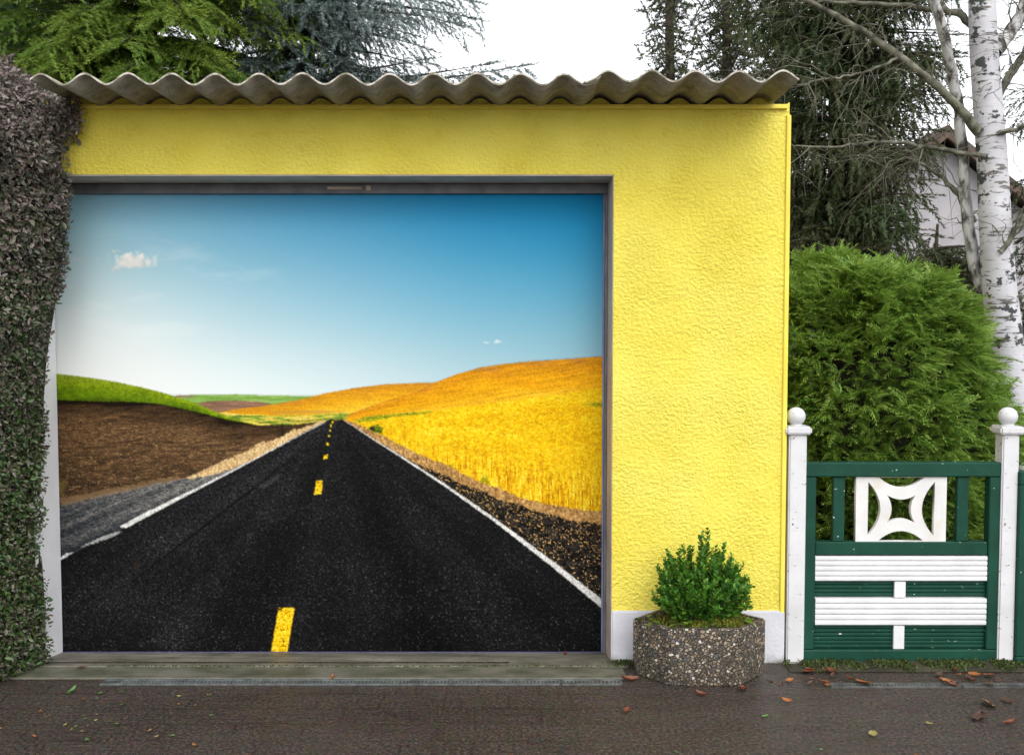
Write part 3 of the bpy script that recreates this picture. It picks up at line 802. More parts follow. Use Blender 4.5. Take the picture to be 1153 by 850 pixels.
# ---- garden gate
g0 = P(1013, 745, YG)
gate = empty('garden_gate', (g0.x, YG, 0), label='dark green garden gate with white boards and a white curved ornament', cat='gate')
def gb(name, boxes, m, dy0, dy1, parent=gate, bevel=.003, base=None):
    bm = bmesh.new()
    for (a, b, c, d) in boxes:
        p0, p1 = P(a, c, YG), P(b, d, YG)
        yy = (c + d) / 2
        box(bm, X(a, YG, yy) - g0.x, X(b, YG, yy) - g0.x, dy0, dy1, p1.z, p0.z)
    return obj(name, bm, m, parent, bevel=bevel)
gb('top_rail', [(901, 1126, 520, 536)], M['green_paint'], -.028, .028, bevel=.005)
gb('bottom_rail', [(901, 1122.5, 729.5, 745)], M['green_paint'], -.028, .028, bevel=.005)
gb('stile', [(901, 916, 536.4, 729)], M['green_paint'], -.026, .026, bevel=.004)
gb('stile', [(1109.5, 1124.5, 536.4, 729)], M['green_paint'], -.026, .026, bevel=.004)
gb('middle_rail', [(916.3, 1109.2, 609, 623.5)], M['green_paint'], -.024, .024, bevel=.004)
gb('bar', [(937, 950, 536.4, 608.8)], M['green_paint'], -.014, .014)
gb('bar', [(1076, 1089, 536.4, 608.8)], M['green_paint'], -.014, .014)
def ribbed(name, a, b, c, d, m, dy0, dy1, n):
    """a board with n rounded horizontal ribs"""
    bm = bmesh.new()
    yy = (c + d) / 2
    x0, x1 = X(a, YG, yy) - g0.x, X(b, YG, yy) - g0.x
    z1, z0 = Z(c, YG), Z(d, YG)
    prof = []
    for k in range(n):
        for t, q in ((.06, .45), (.16, .08), (.3, 0), (.7, 0), (.84, .08), (.94, .45)):
            prof.append((dy0 + q * .008, z0 + (z1 - z0) * (k + t) / n))
        if k < n - 1: prof.append((dy0 + .009, z0 + (z1 - z0) * (k + 1) / n))
    prof += [(dy1, z1), (dy1, z0)]
    A = [bm.verts.new((x0, y, z)) for y, z in prof]; B = [bm.verts.new((x1, y, z)) for y, z in prof]
    bm.faces.new(A[::-1]); bm.faces.new(B)
    for k in range(len(prof)): bm.faces.new((A[k], A[(k + 1) % len(prof)], B[(k + 1) % len(prof)], B[k]))
    bmesh.ops.recalc_face_normals(bm, faces=bm.faces[:])
    return obj(name, bm, m, gate)
ribbed('board', 916.4, 1109, 624.5, 653, M['white_paint'], -.022, .012, 5)['label'] = 'upper white ribbed board'
ribbed('board', 916.4, 1109, 672, 702.5, M['white_paint'], -.022, .012, 5)['label'] = 'lower white ribbed board'
ribbed('board', 916.4, 1109, 653.6, 671.4, M['green_paint'], -.004, .010, 4)['label'] = 'narrow green ribbed board'
ribbed('board', 916.4, 1109, 703, 729, M['green_paint'], -.004, .010, 6)['label'] = 'lower green ribbed board'
gb('spacer', [(1005.5, 1018, 653.6, 671.5)], M['white_paint'], -.018, -.005, bevel=.001)
gb('spacer', [(1004.5, 1016.5, 703, 729)], M['white_paint'], -.018, -.005, bevel=.001)
# white ornament: square with four lens-shaped openings and a hollow-sided hole in the middle
def ornament():
    cu = bpy.data.curves.new('ornament', 'CURVE'); cu.dimensions = '2D'; cu.fill_mode = 'BOTH'; cu.extrude = .011; cu.bevel_depth = .0015
    x0, x1 = X(963, YG, 572) - g0.x, X(1064, YG, 572) - g0.x
    z0, z1 = Z(609, YG) + .001, Z(536, YG) - .001
    xc, zc = (x0 + x1) / 2, (z0 + z1) / 2
    W, H = (x1 - x0) / 2, (z1 - z0) / 2
    def spl(pts):
        s = cu.splines.new('POLY'); s.points.add(len(pts) - 1); s.use_cyclic_u = True
        for p, (a, b) in zip(s.points, pts): p.co = (xc + a, zc + b, 0, 1)
    spl([(-W, -H), (W, -H), (W, H), (-W, H)])
    wi = W * .745      # inner edge of the upright bars
    def arc(half, bul, n=16):      # (t, bulge) along a chord
        return [(-half + 2 * half * k / n, bul * (1 - (2 * k / n - 1) ** 2)) for k in range(n + 1)]
    for s in (-1, 1):
        spl([(s * (wi - b), t) for t, b in arc(H * .86, W * .29)])
        spl([(t, s * (H * 1.0 - .0015 - b)) for t, b in arc(W * .52, H * .32)])
    # middle hole
    a, b = W * .34, H * .46
    k = 10; pts = []
    cor = [(-a, -b), (a, -b), (a, b), (-a, b)]
    for c in range(4):
        (ax, az), (bx, bz) = cor[c], cor[(c + 1) % 4]
        for j in range(k):
            t = j / k; q = 1 - (2 * t - 1) ** 2
            px, pz = ax + (bx - ax) * t, az + (bz - az) * t
            pts.append((px * (1 - .36 * q) if ax == bx else px, pz * (1 - .34 * q) if az == bz else pz))
    spl(pts)
    tmp = bpy.data.objects.new('tmp', cu); COL.objects.link(tmp)
    dg = bpy.context.evaluated_depsgraph_get()
    me = bpy.data.meshes.new_from_object(tmp.evaluated_get(dg))
    bpy.data.objects.remove(tmp); bpy.data.curves.remove(cu)
    me.materials.clear()
    me.transform(Matrix.Rotation(math.pi / 2, 4, 'X'))
    me.name = 'ornament'
    return link('ornament', me, M['ornament'], gate)
ornament()

# ---- next fence panel at the right edge
f0 = P(1140, 745, YG - .03)
panel = empty('fence_panel', (f0.x, YG - .03, 0), label='dark green panel cut off by the right edge beyond the white post', cat='fence panel')
def fb(name, x0, x1, z0, z1, m, y0=-.026, y1=.026):
    bm = bmesh.new(); box(bm, x0, x1, y0, y1, z0, z1); return obj(name, bm, m, panel, bevel=.004)
zt, zb = Z(530, YG - .03), Z(752, YG - .03)
fb('stile', 0, .075, zb + .061, zt - .061, M['green_paint'])
fb('top_rail', 0, 1.3, zt - .06, zt, M['green_paint'], -.028, .028)
fb('bottom_rail', 0, 1.3, zb, zb + .06, M['green_paint'], -.028, .028)
fb('board', .076, 1.3, zb + .062, zt - .062, M['green_paint'], -.004, .010)

# ------------------------------------------------------------------ vegetation
# ---- clipped hedge over the left end of the garage
HC = [(64, -14), (70, 6), (80, 32), (96, 55), (120, 71), (140, 78), (200, 79), (240, 77), (280, 75), (310, 69), (345, 63), (385, 57), (420, 51), (480, 50), (520, 47), (560, 46), (600, 46), (640, 48), (680, 51), (745, 54), (760, 52)]
YH = 4.30
def hedge():
    zs = np.array([Z(y, YH) for y, x in HC])[::-1]; xs = np.array([X(x, YH, y) for y, x in HC])[::-1]
    top = zs[-1]; D = .50
    N = 70000
    z = RNG.uniform(-.02, top + .05, N)
    xe = np.interp(z, zs, xs) - np.interp(z, [.4, 1.2, 1.7], [.030, .034, .036])
    th = RNG.uniform(0.02, 1.0, N) * (math.pi / 2)
    # plan: from the wall at the right edge curving forward and then running left
    run = RNG.uniform(0, 1, N)
    straight = run > .54
    rx, ry = .34, D
    px = np.where(straight, xe - rx - (run - .54) * 1.5, xe - rx + rx * np.cos(th))
    capz = np.clip((z - (top - .30)) / .30, 0, 1)
    yfront = (YH + .12) - ry * (1 - .12 * capz ** 2) * np.where(straight, 1.0, np.sin(np.abs(th)) * np.sign(th))
    py = yfront + .045 * np.sin(px * 11 + z * 6) + .035 * np.sin(z * 17 + px * 5 + 1) + .02 * np.sin(z * 41 - px * 29)
    nrm = np.stack([np.where(straight, 0, np.cos(th)), np.where(straight, -1, -np.sin(th)), .15 + capz * .9], 1)
    pos = np.stack([px, py, z], 1)
    # straggling shoots where the hedge meets the eaves
    K0 = 900
    q0 = np.array([P(a, b, 4.33) for a, b in zip(np.clip(RNG.normal(76, 7, K0), 60, 87), np.clip(RNG.normal(132, 12, K0), 112, 152))])
    # closed top
    K = 9000
    tx = RNG.uniform(xs.min() - 1.0, X(2, YH, 58), K); ty = RNG.uniform(YH - .36, YH + .5, K)
    tz = top - .03 + .04 * np.sin(tx * 11) + .03 * np.sin(ty * 13)
    pos = np.concatenate([pos, np.stack([tx, ty, tz], 1), q0]); nrm = np.concatenate([nrm, np.tile([0, 0, 1.], (K, 1)), np.tile([.5, -.8, .2], (K0, 1))])
    pos = pos - nrm * np.abs(RNG.normal(0, .028, (len(pos), 1))) + RNG.normal(0, .009, pos.shape)
    root = empty('clipped_hedge', (X(10, YH), YH, 0), label='tall clipped hedge with purplish-brown leaves above and green below, against the garage', cat='hedge')
    off = np.array(root.location)
    pos[:, 1] = np.minimum(pos[:, 1], YW - .012)
    d = nrm * .55 + RNG.normal(0, .75, nrm.shape) + np.array([0, 0, -.25])
    s = Soup()
    s.scatter(OVAL_V * [.85, 1, 1], OVAL_F, pos - off, frames_n(d, RNG.uniform(.011, .021, len(pos)) * RNG.choice([1, 1, 1, 1.6], len(pos)) * np.interp(pos[:, 2], [1.2, 2.2], [1, 1.18]), nrm, .6))
    lm = leaf_mat('hedge_leaf', [(.018, .050, .011), (.035, .085, .016), (.07, .125, .026), (.085, .06, .04), (.022, .06, .014)], .4, .15, .5, zgrad=(.7, 2.6, (.12, .085, .075), (.25, .20, .19)))
    s.build('foliage', lm, root)
    # solid dark core added behind the leaves to close see-through gaps
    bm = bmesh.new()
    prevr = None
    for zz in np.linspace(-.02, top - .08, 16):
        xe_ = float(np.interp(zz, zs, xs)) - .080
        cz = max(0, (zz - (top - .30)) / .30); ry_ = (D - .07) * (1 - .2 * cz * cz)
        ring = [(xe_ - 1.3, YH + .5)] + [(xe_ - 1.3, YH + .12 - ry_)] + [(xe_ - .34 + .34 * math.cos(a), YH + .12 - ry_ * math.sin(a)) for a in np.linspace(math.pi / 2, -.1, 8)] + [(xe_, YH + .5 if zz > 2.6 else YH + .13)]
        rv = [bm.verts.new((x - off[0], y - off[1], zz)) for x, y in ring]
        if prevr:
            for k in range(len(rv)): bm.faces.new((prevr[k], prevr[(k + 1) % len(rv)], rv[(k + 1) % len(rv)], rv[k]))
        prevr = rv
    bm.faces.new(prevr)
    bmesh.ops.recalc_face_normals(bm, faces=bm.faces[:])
    obj('twigs_or_core', bm, rough_mat('hedge_dark_core', (.012, .016, .008), (.035, .034, .018), 35, .95, (1, 1, .6), .9, 60, .03), root)
def frames_n(d, size, nrm, tilt):
    """leaf frames whose upper face looks along nrm"""
    d = np.asarray(d, float); d /= np.maximum(np.linalg.norm(d, axis=1, keepdims=True), 1e-9)
    u = nrm + RNG.normal(0, tilt, nrm.shape)
    x = np.cross(d, u); x /= np.maximum(np.linalg.norm(x, axis=1, keepdims=True), 1e-9)
    z = np.cross(x, d); size = np.asarray(size)[:, None]
    return np.stack([x * size, d * size, z * size], axis=2)
hedge()

# ---- planter, its shrub, moss and weeds
pc = Vector((X(787, 4.23, 750), 4.235, 0))
planter = empty('planter', pc, label='six-sided pebble concrete planter standing against the yellow wall', cat='planter')
def hexa(w, dpt, k=.53):
    return [(-w * k, -dpt), (w * k, -dpt), (w, .0), (w * k, dpt), (-w * k, dpt), (-w, 0)]
HT = .250
bm = bmesh.new()
out = hexa(.293, .150); out_b = hexa(.277, .142); inn = hexa(.258, .122)
rings = [[bm.verts.new((x, y, z)) for x, y in o] for o, z in ((out_b, 0), (out, .07), (out, HT))]
for a, b in zip(rings, rings[1:]):
    for k in range(6): bm.faces.new((a[k], a[(k + 1) % 6], b[(k + 1) % 6], b[k]))
bm.faces.new(rings[0][::-1])
it = [bm.verts.new((x, y, HT)) for x, y in inn]; ib = [bm.verts.new((x, y, HT - .05)) for x, y in inn]
rimf = [bm.faces.new((rings[2][k], rings[2][(k + 1) % 6], it[(k + 1) % 6], it[k])) for k in range(6)]
for k in range(6): bm.faces.new((it[k], it[(k + 1) % 6], ib[(k + 1) % 6], ib[k]))
for f in rimf: f.material_index = 1
bmesh.ops.subdivide_edges(bm, edges=[e for e in bm.edges if e.calc_length() > .05], cuts=1)
obj('body', bm, [M['aggregate'], M['rim']], planter, bevel=.006, segs=2)
bm = bmesh.new()
gv = bmesh.ops.create_grid(bm, x_segments=30, y_segments=16, size=1.0)['verts']
for v in gv:
    x, y = v.co.x, v.co.y
    lim = 1 - .47 * abs(y)
    v.co = Vector((x * .257 * lim, y * .121, HT - .022 + .03 * math.exp(-((x * .257 - .06) ** 2 + (y * .12 + .03) ** 2) / .012) + .006 * math.sin(x * 19) * math.cos(y * 13)))
obj('soil', bm, M['soil'], planter, smooth=True)

def shrub():
    base = pc + Vector((.0, .0, HT - .02))
    root = empty('boxwood_shrub', base, label='small bushy evergreen shrub growing in the pebble concrete planter', cat='shrub')
    st, lf = Soup(), Soup()
    pos, dr, up, sz = [], [], [], []
    sx = X(840, 4.2, 650) - X(787, 4.2, 650)
    for k in range(200):
        a = random.uniform(0, 2 * math.pi); e = random.random() ** .5
        ex, ey = math.cos(a) * e, math.sin(a) * e
        h = .385 * (1 - .50 * e ** 1.9) * random.uniform(.45, 1.0) + (random.uniform(.02, .07) if random.random() < .22 else 0)
        tip = Vector((ex * .222 + .006, ey * .155 - .03, h))
        p0 = Vector((ex * .05, ey * .03, 0)); p1 = Vector((ex * .15, ey * .1 - .01, h * .45))
        if tip.y > .11: tip.y = .11
        pts = []
        for j in range(9):
            t = j / 8
            q = p0 * (1 - t) ** 2 + p1 * 2 * t * (1 - t) + tip * t * t
            pts.append(q + Vector((random.gauss(0, .003), random.gauss(0, .003), 0)))
        st.tube(pts, [.0028 - .0018 * j / 8 for j in range(9)], 4)
        L = sum((pts[j + 1] - pts[j]).length for j in range(8)); nl = int(L / .0125)
        for j in range(nl):
            t = (.22 + .80 * j / nl) * 8
            if t >= 8: t = 7.99
            i = int(t); q = pts[i].lerp(pts[i + 1], t - i); ax = (pts[i + 1] - pts[i]).normalized()
            o = ax.orthogonal().normalized(); o.rotate(Matrix.Rotation(j * 1.57 + random.uniform(-.4, .4), 3, ax))
            for sg in (1, -1):
                d = o * sg * .8 + ax * .75 + Vector((0, 0, .1))
                pos.append(q); dr.append(d); up.append(ax); sz.append(random.uniform(.017, .031) * (1 if j < nl - 2 else .75))
    lf.scatter(OVAL_V, OVAL_F, np.array(pos), frames_n(np.array(dr), np.array(sz), np.array(up), .35))
    st.build('stems', M['bark_dark'], root)
    lf.build('foliage', leaf_mat('boxwood_leaf', [(.020, .085, .008), (.042, .15, .012), (.08, .22, .018), (.15, .31, .03)], .45, .25, .25), root)
shrub()
def moss_patch(name, n, fn, size, label=None, mat=None):
    pos = np.array([fn() for _ in range(n)]); d = RNG.normal(0, .6, (n, 3)) + [0, 0, .9]
    s = Soup(); s.scatter(OVAL_V, OVAL_F, pos, frames(d, RNG.uniform(size * .5, size * 1.3, n), tilt=1.0))
    return tag(s.build(name, mat or M['moss']), label, kind='stuff')
def f_planter():
    while True:
        x, y = random.uniform(-.25, .25), random.uniform(-.118, .10)
        if abs(x) / .257 + .47 * abs(y) / .121 < .98 and (random.random() < .25 or x > -.05): break
    z = HT - .022 + .03 * math.exp(-((x - .06) ** 2 + (y + .03) ** 2) / .012)
    return (pc.x + x, pc.y + y, z + random.uniform(0, .012))
moss_patch('moss', 5200, f_planter, .011, 'yellow-green moss covering the soil in the planter')
def weed(px, py, Y, z, n, size, label, cols):
    c = Vector((X(px, Y, py), Y, z))
    r = empty('weed', c, label=label, cat='weed')
    sm, s = Soup(), Soup()
    for k in range(n):
        a = random.uniform(0, 2 * math.pi); o = Vector((math.cos(a), math.sin(a), 0)); h = random.uniform(.4, 1.3) * size
        e = o * size * random.uniform(.3, 1.0) + Vector((0, 0, h))
        sm.tube([(0, 0, -.01), o * .2 * size + Vector((0, 0, h * .6)), e], [.0016, .0013, .001], 4)
        s.scatter(OVAL_V * [1.35, 1, 1], OVAL_F, [e], frames([o + Vector((0, 0, random.uniform(-.5, .3)))], [size * random.uniform(.7, 1.2)], tilt=.3))
    sm.build('stem', M['bark_dark'], r)
    s.build('leaves', leaf_mat('weed_leaf', cols, .45, .25), r)
GW = [(.06, .13, .012), (.10, .19, .02), (.16, .23, .03)]
weed(729, 690, 4.17, HT - .02, 7, .036, 'pale green weed at the left corner of the planter', GW)
weed(766, 700, 4.12, HT - .02, 9, .034, 'broad-leaved weed hanging over the front rim of the planter', GW)
weed(800, 698, 4.115, HT - .01, 8, .024, 'low weed in front of the shrub right of the planter middle', GW)
weed(836, 690, 4.19, HT - .02, 8, .030, 'leafy weed at the right corner of the planter', GW)
bm = bmesh.new()
for (a, b, c) in ((732, 684, 4.2), (736, 676, 4.2), (741, 683, 4.22)):
    p0 = P(a, 694, c); p1 = P(a + 3, b - 14, c)
    s_ = Soup(); 
bm.free()

# moss and grass along the foot of gate and wall
def f_gate():
    while True:
        x = random.uniform(X(884, 4.35, 750), X(1153, 4.35, 750) + .1)
        if .5 + .3 * math.sin(x * 23) + .3 * math.sin(x * 57 + 1) > random.random(): break
    y = 4.315 + .02 * math.sin(x * 31) + random.gauss(0, .028) + .10 * random.random()
    return (x, y, .002 + random.random() * .008)
moss_patch('moss', 3600, f_gate, .013, 'dark green moss along the foot of the gate', leaf_mat('dark_moss', [(.025, .04, .008), (.05, .075, .012), (.075, .09, .02)], .8, .1))
sheet('garden_bed', X(884, 4.35, 750), X(1153, 4.35, 750) + 1.5, 4.255, 12.0, .004, M['earth'], 1, 1)
def f_thr():
    t = random.random()
    return (X(120 + 590 * t, 4.32, 752), 4.321 + random.gauss(0, .005), .006 + random.random() * .004)
moss_patch('moss', 900, f_thr, .008, 'thin line of moss in the joint of the threshold', leaf_mat('joint_moss', [(.03, .05, .008), (.07, .10, .012)], .8, .1))
def f_corner():
    return (X(703, 4.36, 750) + random.gauss(0, .035), 4.36 + random.gauss(0, .02), .008 + random.random() * .006)
moss_patch('moss', 500, f_corner, .010, 'moss at the foot of the white plinth left of the planter', leaf_mat('corner_moss', [(.03, .045, .008), (.06, .075, .02)], .8, .1))

# ---- false cypress behind the gate
FR = [frond_template(k) for k in (1, 2, 3)]
CB = [(283, 880), (286, 930), (281, 975), (293, 1010), (308, 1050), (322, 1090), (345, 1118), (385, 1137), (430, 1141), (480, 1134), (540, 1128), (745, 1120)]
YB = 5.35
def cypress_bush():
    c = Vector((X(1000, YB, 500), YB + .35, 0))
    root = empty('cypress_bush', c, label='rounded bright green conifer bush filling the space behind the gate', cat='bush')
    tb = Soup(); soups = [Soup(), Soup(), Soup()]
    rx, ry, zt_ = 0.74, .62, Z(303, YB)
    pos, nr = [], []
    def env(ux):      # height of the clipped top over the plan
        px = np.interp(ux, [-.66, -.4, -.15, .1, .35, .55, .66, .72], [0, .01, .0, .03, .12, .22, .36, .6])
        return zt_ - px
    N = 12500
    while len(pos) < N:
        a = random.uniform(0, 2 * math.pi)
        if random.random() < .68:                   # flanks
            if math.sin(a) > .45 and random.random() < .75: continue
            z = random.uniform(.05, 1.0)
            q = (1 - max(0, (z - .60) / .40) ** 2.6 * .55) * (.90 + .10 * min(1, z / .3))
            x, y = math.cos(a) * rx * q, math.sin(a) * ry * q
            n_ = Vector((math.cos(a), math.sin(a), .35 + .7 * max(0, z - .6)))
            zz = z * env(x)
        else:                                       # top
            e = random.random() ** .5 * .9
            x, y = math.cos(a) * rx * e, math.sin(a) * ry * e
            zz = env(x) * (1 - .16 * e ** 3) ; n_ = Vector((math.cos(a) * e, math.sin(a) * e - .1, 1.0))
        lump = .035 * math.sin(x * 15 + zz * 6) + .035 * math.sin(zz * 17 + y * 9 + 1.3) + .03 * math.sin(x * 31 - y * 23)
        n_.normalize()
        p = Vector((x, y, zz)) + n_ * (lump + random.gauss(0, .03) - .035 - .07 * (random.random() ** 4))
        pos.append(p); nr.append(n_)
    pos, nr = np.array(pos), np.array(nr)
    d = nr * 1.0 + RNG.normal(0, .40, pos.shape) + np.array([0, 0, .42])
    sz = RNG.uniform(.075, .14, len(pos))
    k3 = RNG.integers(0, 3, len(pos))
    for k in range(3):
        m_ = k3 == k
        soups[0].scatter(FR[k][0], FR[k][1], pos[m_], frames(d[m_], sz[m_], tilt=.45))
    tip = (.10, .15, .018)
    lm = leaf_mat('cypress_leaf', [(.022, .080, .013), (.085, .21, .026), (.22, .355, .044), (.46, .53, .13)], .5, .42, .35, patch=(9, (.23, .36, .06)))
    soups[0].build('crown', lm, root)
    tb.tube([(0, .0, -.1), (.02, 0, .6), (0, .02, 1.3)], [.05, .04, .02], 8)
    for k in range(26):
        a = k * 2.4; z = .15 + .05 * k
        tb.tube([(0, 0, z), (math.cos(a) * .3, math.sin(a) * .28, z + .12), (math.cos(a) * .6, math.sin(a) * .5, z + .16)], [.016, .011, .004], 5)
    tb.build('trunk', M['bark_dark'], root)
    # solid dark core added inside, the interior's shade put into its colour
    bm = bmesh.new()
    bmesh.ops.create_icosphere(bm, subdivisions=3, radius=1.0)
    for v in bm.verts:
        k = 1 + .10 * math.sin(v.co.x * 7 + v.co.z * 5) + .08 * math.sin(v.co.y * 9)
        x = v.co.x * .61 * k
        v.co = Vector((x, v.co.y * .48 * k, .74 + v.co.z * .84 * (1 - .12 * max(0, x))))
    obj('twigs_or_core', bm, rough_mat('cypress_dark_core', (.010, .011, .006), (.035, .028, .016), 30, .95, (1, 1, .5), .9, 60, .03), root, smooth=True)
cypress_bush()

# ---- conifers behind
def conifer(name, label, cat, base, height, zmin, zmax, rad, n, tmpl, leafm, droop=.35, up=.1, hang=.0, spr=.12, step=.07, bl=.42, extra=(), az=None, dens=1.0, group=None, trunk_r=.11, bstep=.12):
    root = empty(name, (base[0], base[1], -.05), label=label, cat=cat, group=group)
    tk, s = Soup(), Soup()
    tk.tube([(0, 0, 0), (.03, 0, height * .35), (-.03, .02, height * .7), (0, 0, height)], [trunk_r, trunk_r * .8, trunk_r * .45, .015], 10)
    pos, dr, sz = [], [], []
    limbs = []
    for k in range(n):
        z = zmin + (zmax - zmin) * (k + random.random()) / n
        a = random.choice(az) + random.gauss(0, .5) if az and random.random() < .8 else k * 2.399 + random.uniform(-.3, .3)
        L = rad(z) * random.uniform(.72, 1.08)
        limbs.append((z, a, L, droop, up))
    limbs += list(extra)
    for (z, a, L, dp, up_) in limbs:
        o = Vector((math.cos(a), math.sin(a), 0)); sd_ = Vector((-o.y, o.x, 0))
        nb = max(5, int(L / .16)); pts = []
        for j in range(nb + 1):
            t = j / nb
            pts.append(o * L * t + sd_ * (.06 * L * math.sin(t * 3 + a * 5)) + Vector((0, 0, z + L * (up_ * t - dp * t * t + .12 * max(0, t - .6)))))
        tk.tube(pts, [max(.004, .032 * (1 - j / nb) * min(1.2, L)) for j in range(nb + 1)], 5)
        m = int(L / bstep)
        for j in range(int(m * .12), m + 1):
            t = min(.999, j / m); i = int(t * nb); q = pts[i].lerp(pts[min(nb, i + 1)], t * nb - i)
            ax = (pts[min(nb, i + 1)] - pts[i]).normalized()
            for sg in (-1, 1):
                if random.random() > dens: continue
                l_ = bl * (1.0 - .55 * t) * random.uniform(.6, 1.15) * min(1, .45 + L * .35)
                d0 = (sd_ * sg * .85 + ax * .75).normalized()
                hd = Vector((d0.x * (1 - hang), d0.y * (1 - hang), d0.z - .25 - hang)).normalized()
                ns = max(2, int(l_ / step))
                for c in range(ns):
                    w = (c + random.random() * .6) / ns
                    dd = d0.lerp(hd, min(1, w * 1.3))
                    p = q + d0 * l_ * w * (1 - hang * .6) + Vector((0, 0, -hang * l_ * w * w * 1.1 - .12 * l_ * w * w))
                    sgn = 1 if c % 2 else -1
                    pos.append(p); dr.append(dd + ax * .5 * sgn * (1 - w) + Vector((random.gauss(0, .2), random.gauss(0, .2), random.gauss(0, .15)))); sz.append(spr * random.uniform(.7, 1.25))
            if t > .9:
                pos.append(q); dr.append(ax); sz.append(spr * 1.2)
    pos, dr, sz = np.array(pos), np.array(dr), np.array(sz)
    print('CROWN', name, len(pos) * len(tmpl[0][1]))
    kk = RNG.integers(0, len(tmpl), len(pos))
    for k, (tv, tf) in enumerate(tmpl):
        m_ = kk == k
        s.scatter(tv, tf, pos[m_], frames(dr[m_], sz[m_], tilt=.4))
    tk.build('trunk', M['bark_dark'], root)
    s.build('crown', leafm, root)
    return root
SPR = [sprig_template(34, .24, .022, .6, k) for k in (1, 2, 3)]
HEM = [sprig_template(26, .22, .030, .45, k) for k in (4, 5, 6)]
ARB = [sprig_template(22, .30, .045, .8, k) for k in (7, 8)]
conifer('spruce_tree', 'yellow-green spruce rising behind the left half of the garage roof', 'tree', (X(175, 10.8), 10.8), 10, 3.2, 5.9, lambda z: 1.95 - .06 * z, 135, SPR,
        leaf_mat('spruce_needle', [(.06, .12, .015), (.12, .20, .02), (.20, .28, .03), (.30, .37, .055)], .6, .38, patch=(1.6, (.12, .21, .025))), .42, .18, .25, .20, .085, .62, az=[-1.57, -2.4, -.7, -.2], bstep=.085)
conifer('spruce_tree', 'darker green spruce behind the hedge at the left edge', 'tree', (X(-20, 11.6), 11.6), 10, 3.6, 6.0, lambda z: 2.1 - .06 * z, 120, SPR,
        leaf_mat('dark_spruce_needle', [(.04, .10, .035), (.08, .16, .07), (.13, .23, .12)], .6, .38), .45, .15, .3, .20, .09, .62, az=[-1.57, -.6], bstep=.09)
conifer('blue_spruce_tree', 'blue-grey spruce with drooping branch tips against the white sky', 'tree', (X(350, 11.4), 11.4), 10, 3.4, 6.0, lambda z: .95 + .10 * max(0, z - 4.3), 115, SPR,
        leaf_mat('blue_spruce_needle', [(.07, .11, .105), (.115, .165, .155), (.17, .225, .215), (.25, .30, .29)], .6, .25), .30, .12, .45, .20, .085, .55,
        extra=[(5.15, -.35, 1.75, .28, .10), (5.3, -.15, 1.9, .25, .08), (4.95, -.55, 1.45, .3, .1), (5.0, -.1, 1.35, .32, .1), (4.75, -.3, 1.15, .3, .1), (5.5, -.25, 1.9, .25, .05), (5.05, -.7, 1.6, .3, .1), (5.3, -.5, 1.8, .3, .1), (4.40, -.10, 2.45, .03, .04), (4.36, -.28, 2.1, .03, .04), (4.42, -.45, 1.5, .05, .05), (4.55, -.4, .95, .3, .1)], az=[-1.57, -1.0, -2.2, -2.8], bstep=.085)
brown = leaf_mat('thin_arborvitae_leaf', [(.035, .05, .02), (.055, .075, .03), (.085, .075, .045), (.06, .10, .03)], .7, .12)
for px, Y, lab, rr, nn in ((752, 13.5, 'thin see-through conifer rising over the middle of the roof', .50, 100), (815, 14.2, 'taller sparse conifer with green base behind the roof end', .70, 130), (876, 15.0, 'dull brown-green sparse conifer just beside the roof corner', .80, 130)):
    conifer('arborvitae_tree', lab, 'tree', (X(px, Y), Y), 9.5, 2.2, 7.2, lambda z, rr=rr: rr * (1.05 - .05 * z), nn, ARB, brown, -.5, .75, .55, .17, .085, .46, dens=.85, group='thin conifers behind the roof', bstep=.10)
hemm = leaf_mat('hemlock_needle', [(.030, .042, .015), (.05, .066, .022), (.075, .078, .032), (.13, .08, .05)], .7, .15, patch=(1.3, (.035, .06, .015)))
conifer('hemlock_tree', 'large dark drooping conifer directly behind the green bush', 'tree', (X(936, 9.6), 9.6), 7.5, 1.6, 5.4, lambda z: .86 + .26 * max(0, 2.4 - z) + (.14 if z > 3.7 else 0) - .10 * max(0, z - 4.2), 205, HEM, hemm, .25, .2, .75, .19, .085, .62, az=[-1.57, -.5, 3.4], dens=.95, bstep=.085)
conifer('hemlock_tree', 'dark conifer in the gap between the white gable and the bush', 'tree', (X(1052, 12.5), 12.5), 2.9, .6, 2.6, lambda z: 1.1 - .42 * max(0, z - 1.5), 110, HEM, hemm, .3, .2, .6, .19, .09, .6, az=[-1.57], dens=.95, bstep=.09)
conifer('hemlock_tree', 'dark conifer to the right of the birch trunk', 'tree', (X(1215, 9.8), 9.8), 8, 1.2, 5.6, lambda z: 1.05 - .07 * z, 90, HEM, hemm, .25, .2, .7, .18, .09, .58, az=[-1.57, 3.4], dens=.85, bstep=.09)

# ---- birch
def bark():
    m, n, l, p = new_mat('birch_bark')
    v = coord(n, l)
    base = ramp(n, l, noise(n, l, v, 5, 4), [(.3, (.40, .39, .41)), (.7, (.53, .52, .55))])
    k1 = noise(n, l, coord(n, l, (5, 5, 30)), 1.4, 4, .6)
    base = mix(n, l, ramp(n, l, k1, [(.575, (0, 0, 0)), (.63, (1, 1, 1))]), base, (.11, .095, .085))
    k2 = noise(n, l, coord(n, l, (9, 9, 14)), .75, 4, .65)
    base = mix(n, l, ramp(n, l, k2, [(.565, (0, 0, 0)), (.59, (1, 1, 1))]), base, (.03, .038, .032))
    l.new(base, p.inputs['Base Color'])
    p.inputs['Roughness'].default_value = .65
    bump(n, l, p, noise(n, l, coord(n, l, (4, 4, 40)), 2, 4), .3, .01)
    return m
M['birch'] = bark()
M['birch_branch'] = rough_mat('birch_branch_bark', (.035, .032, .022), (.17, .165, .12), 14, .8, (1, 1, 1), .5, 40, .01)
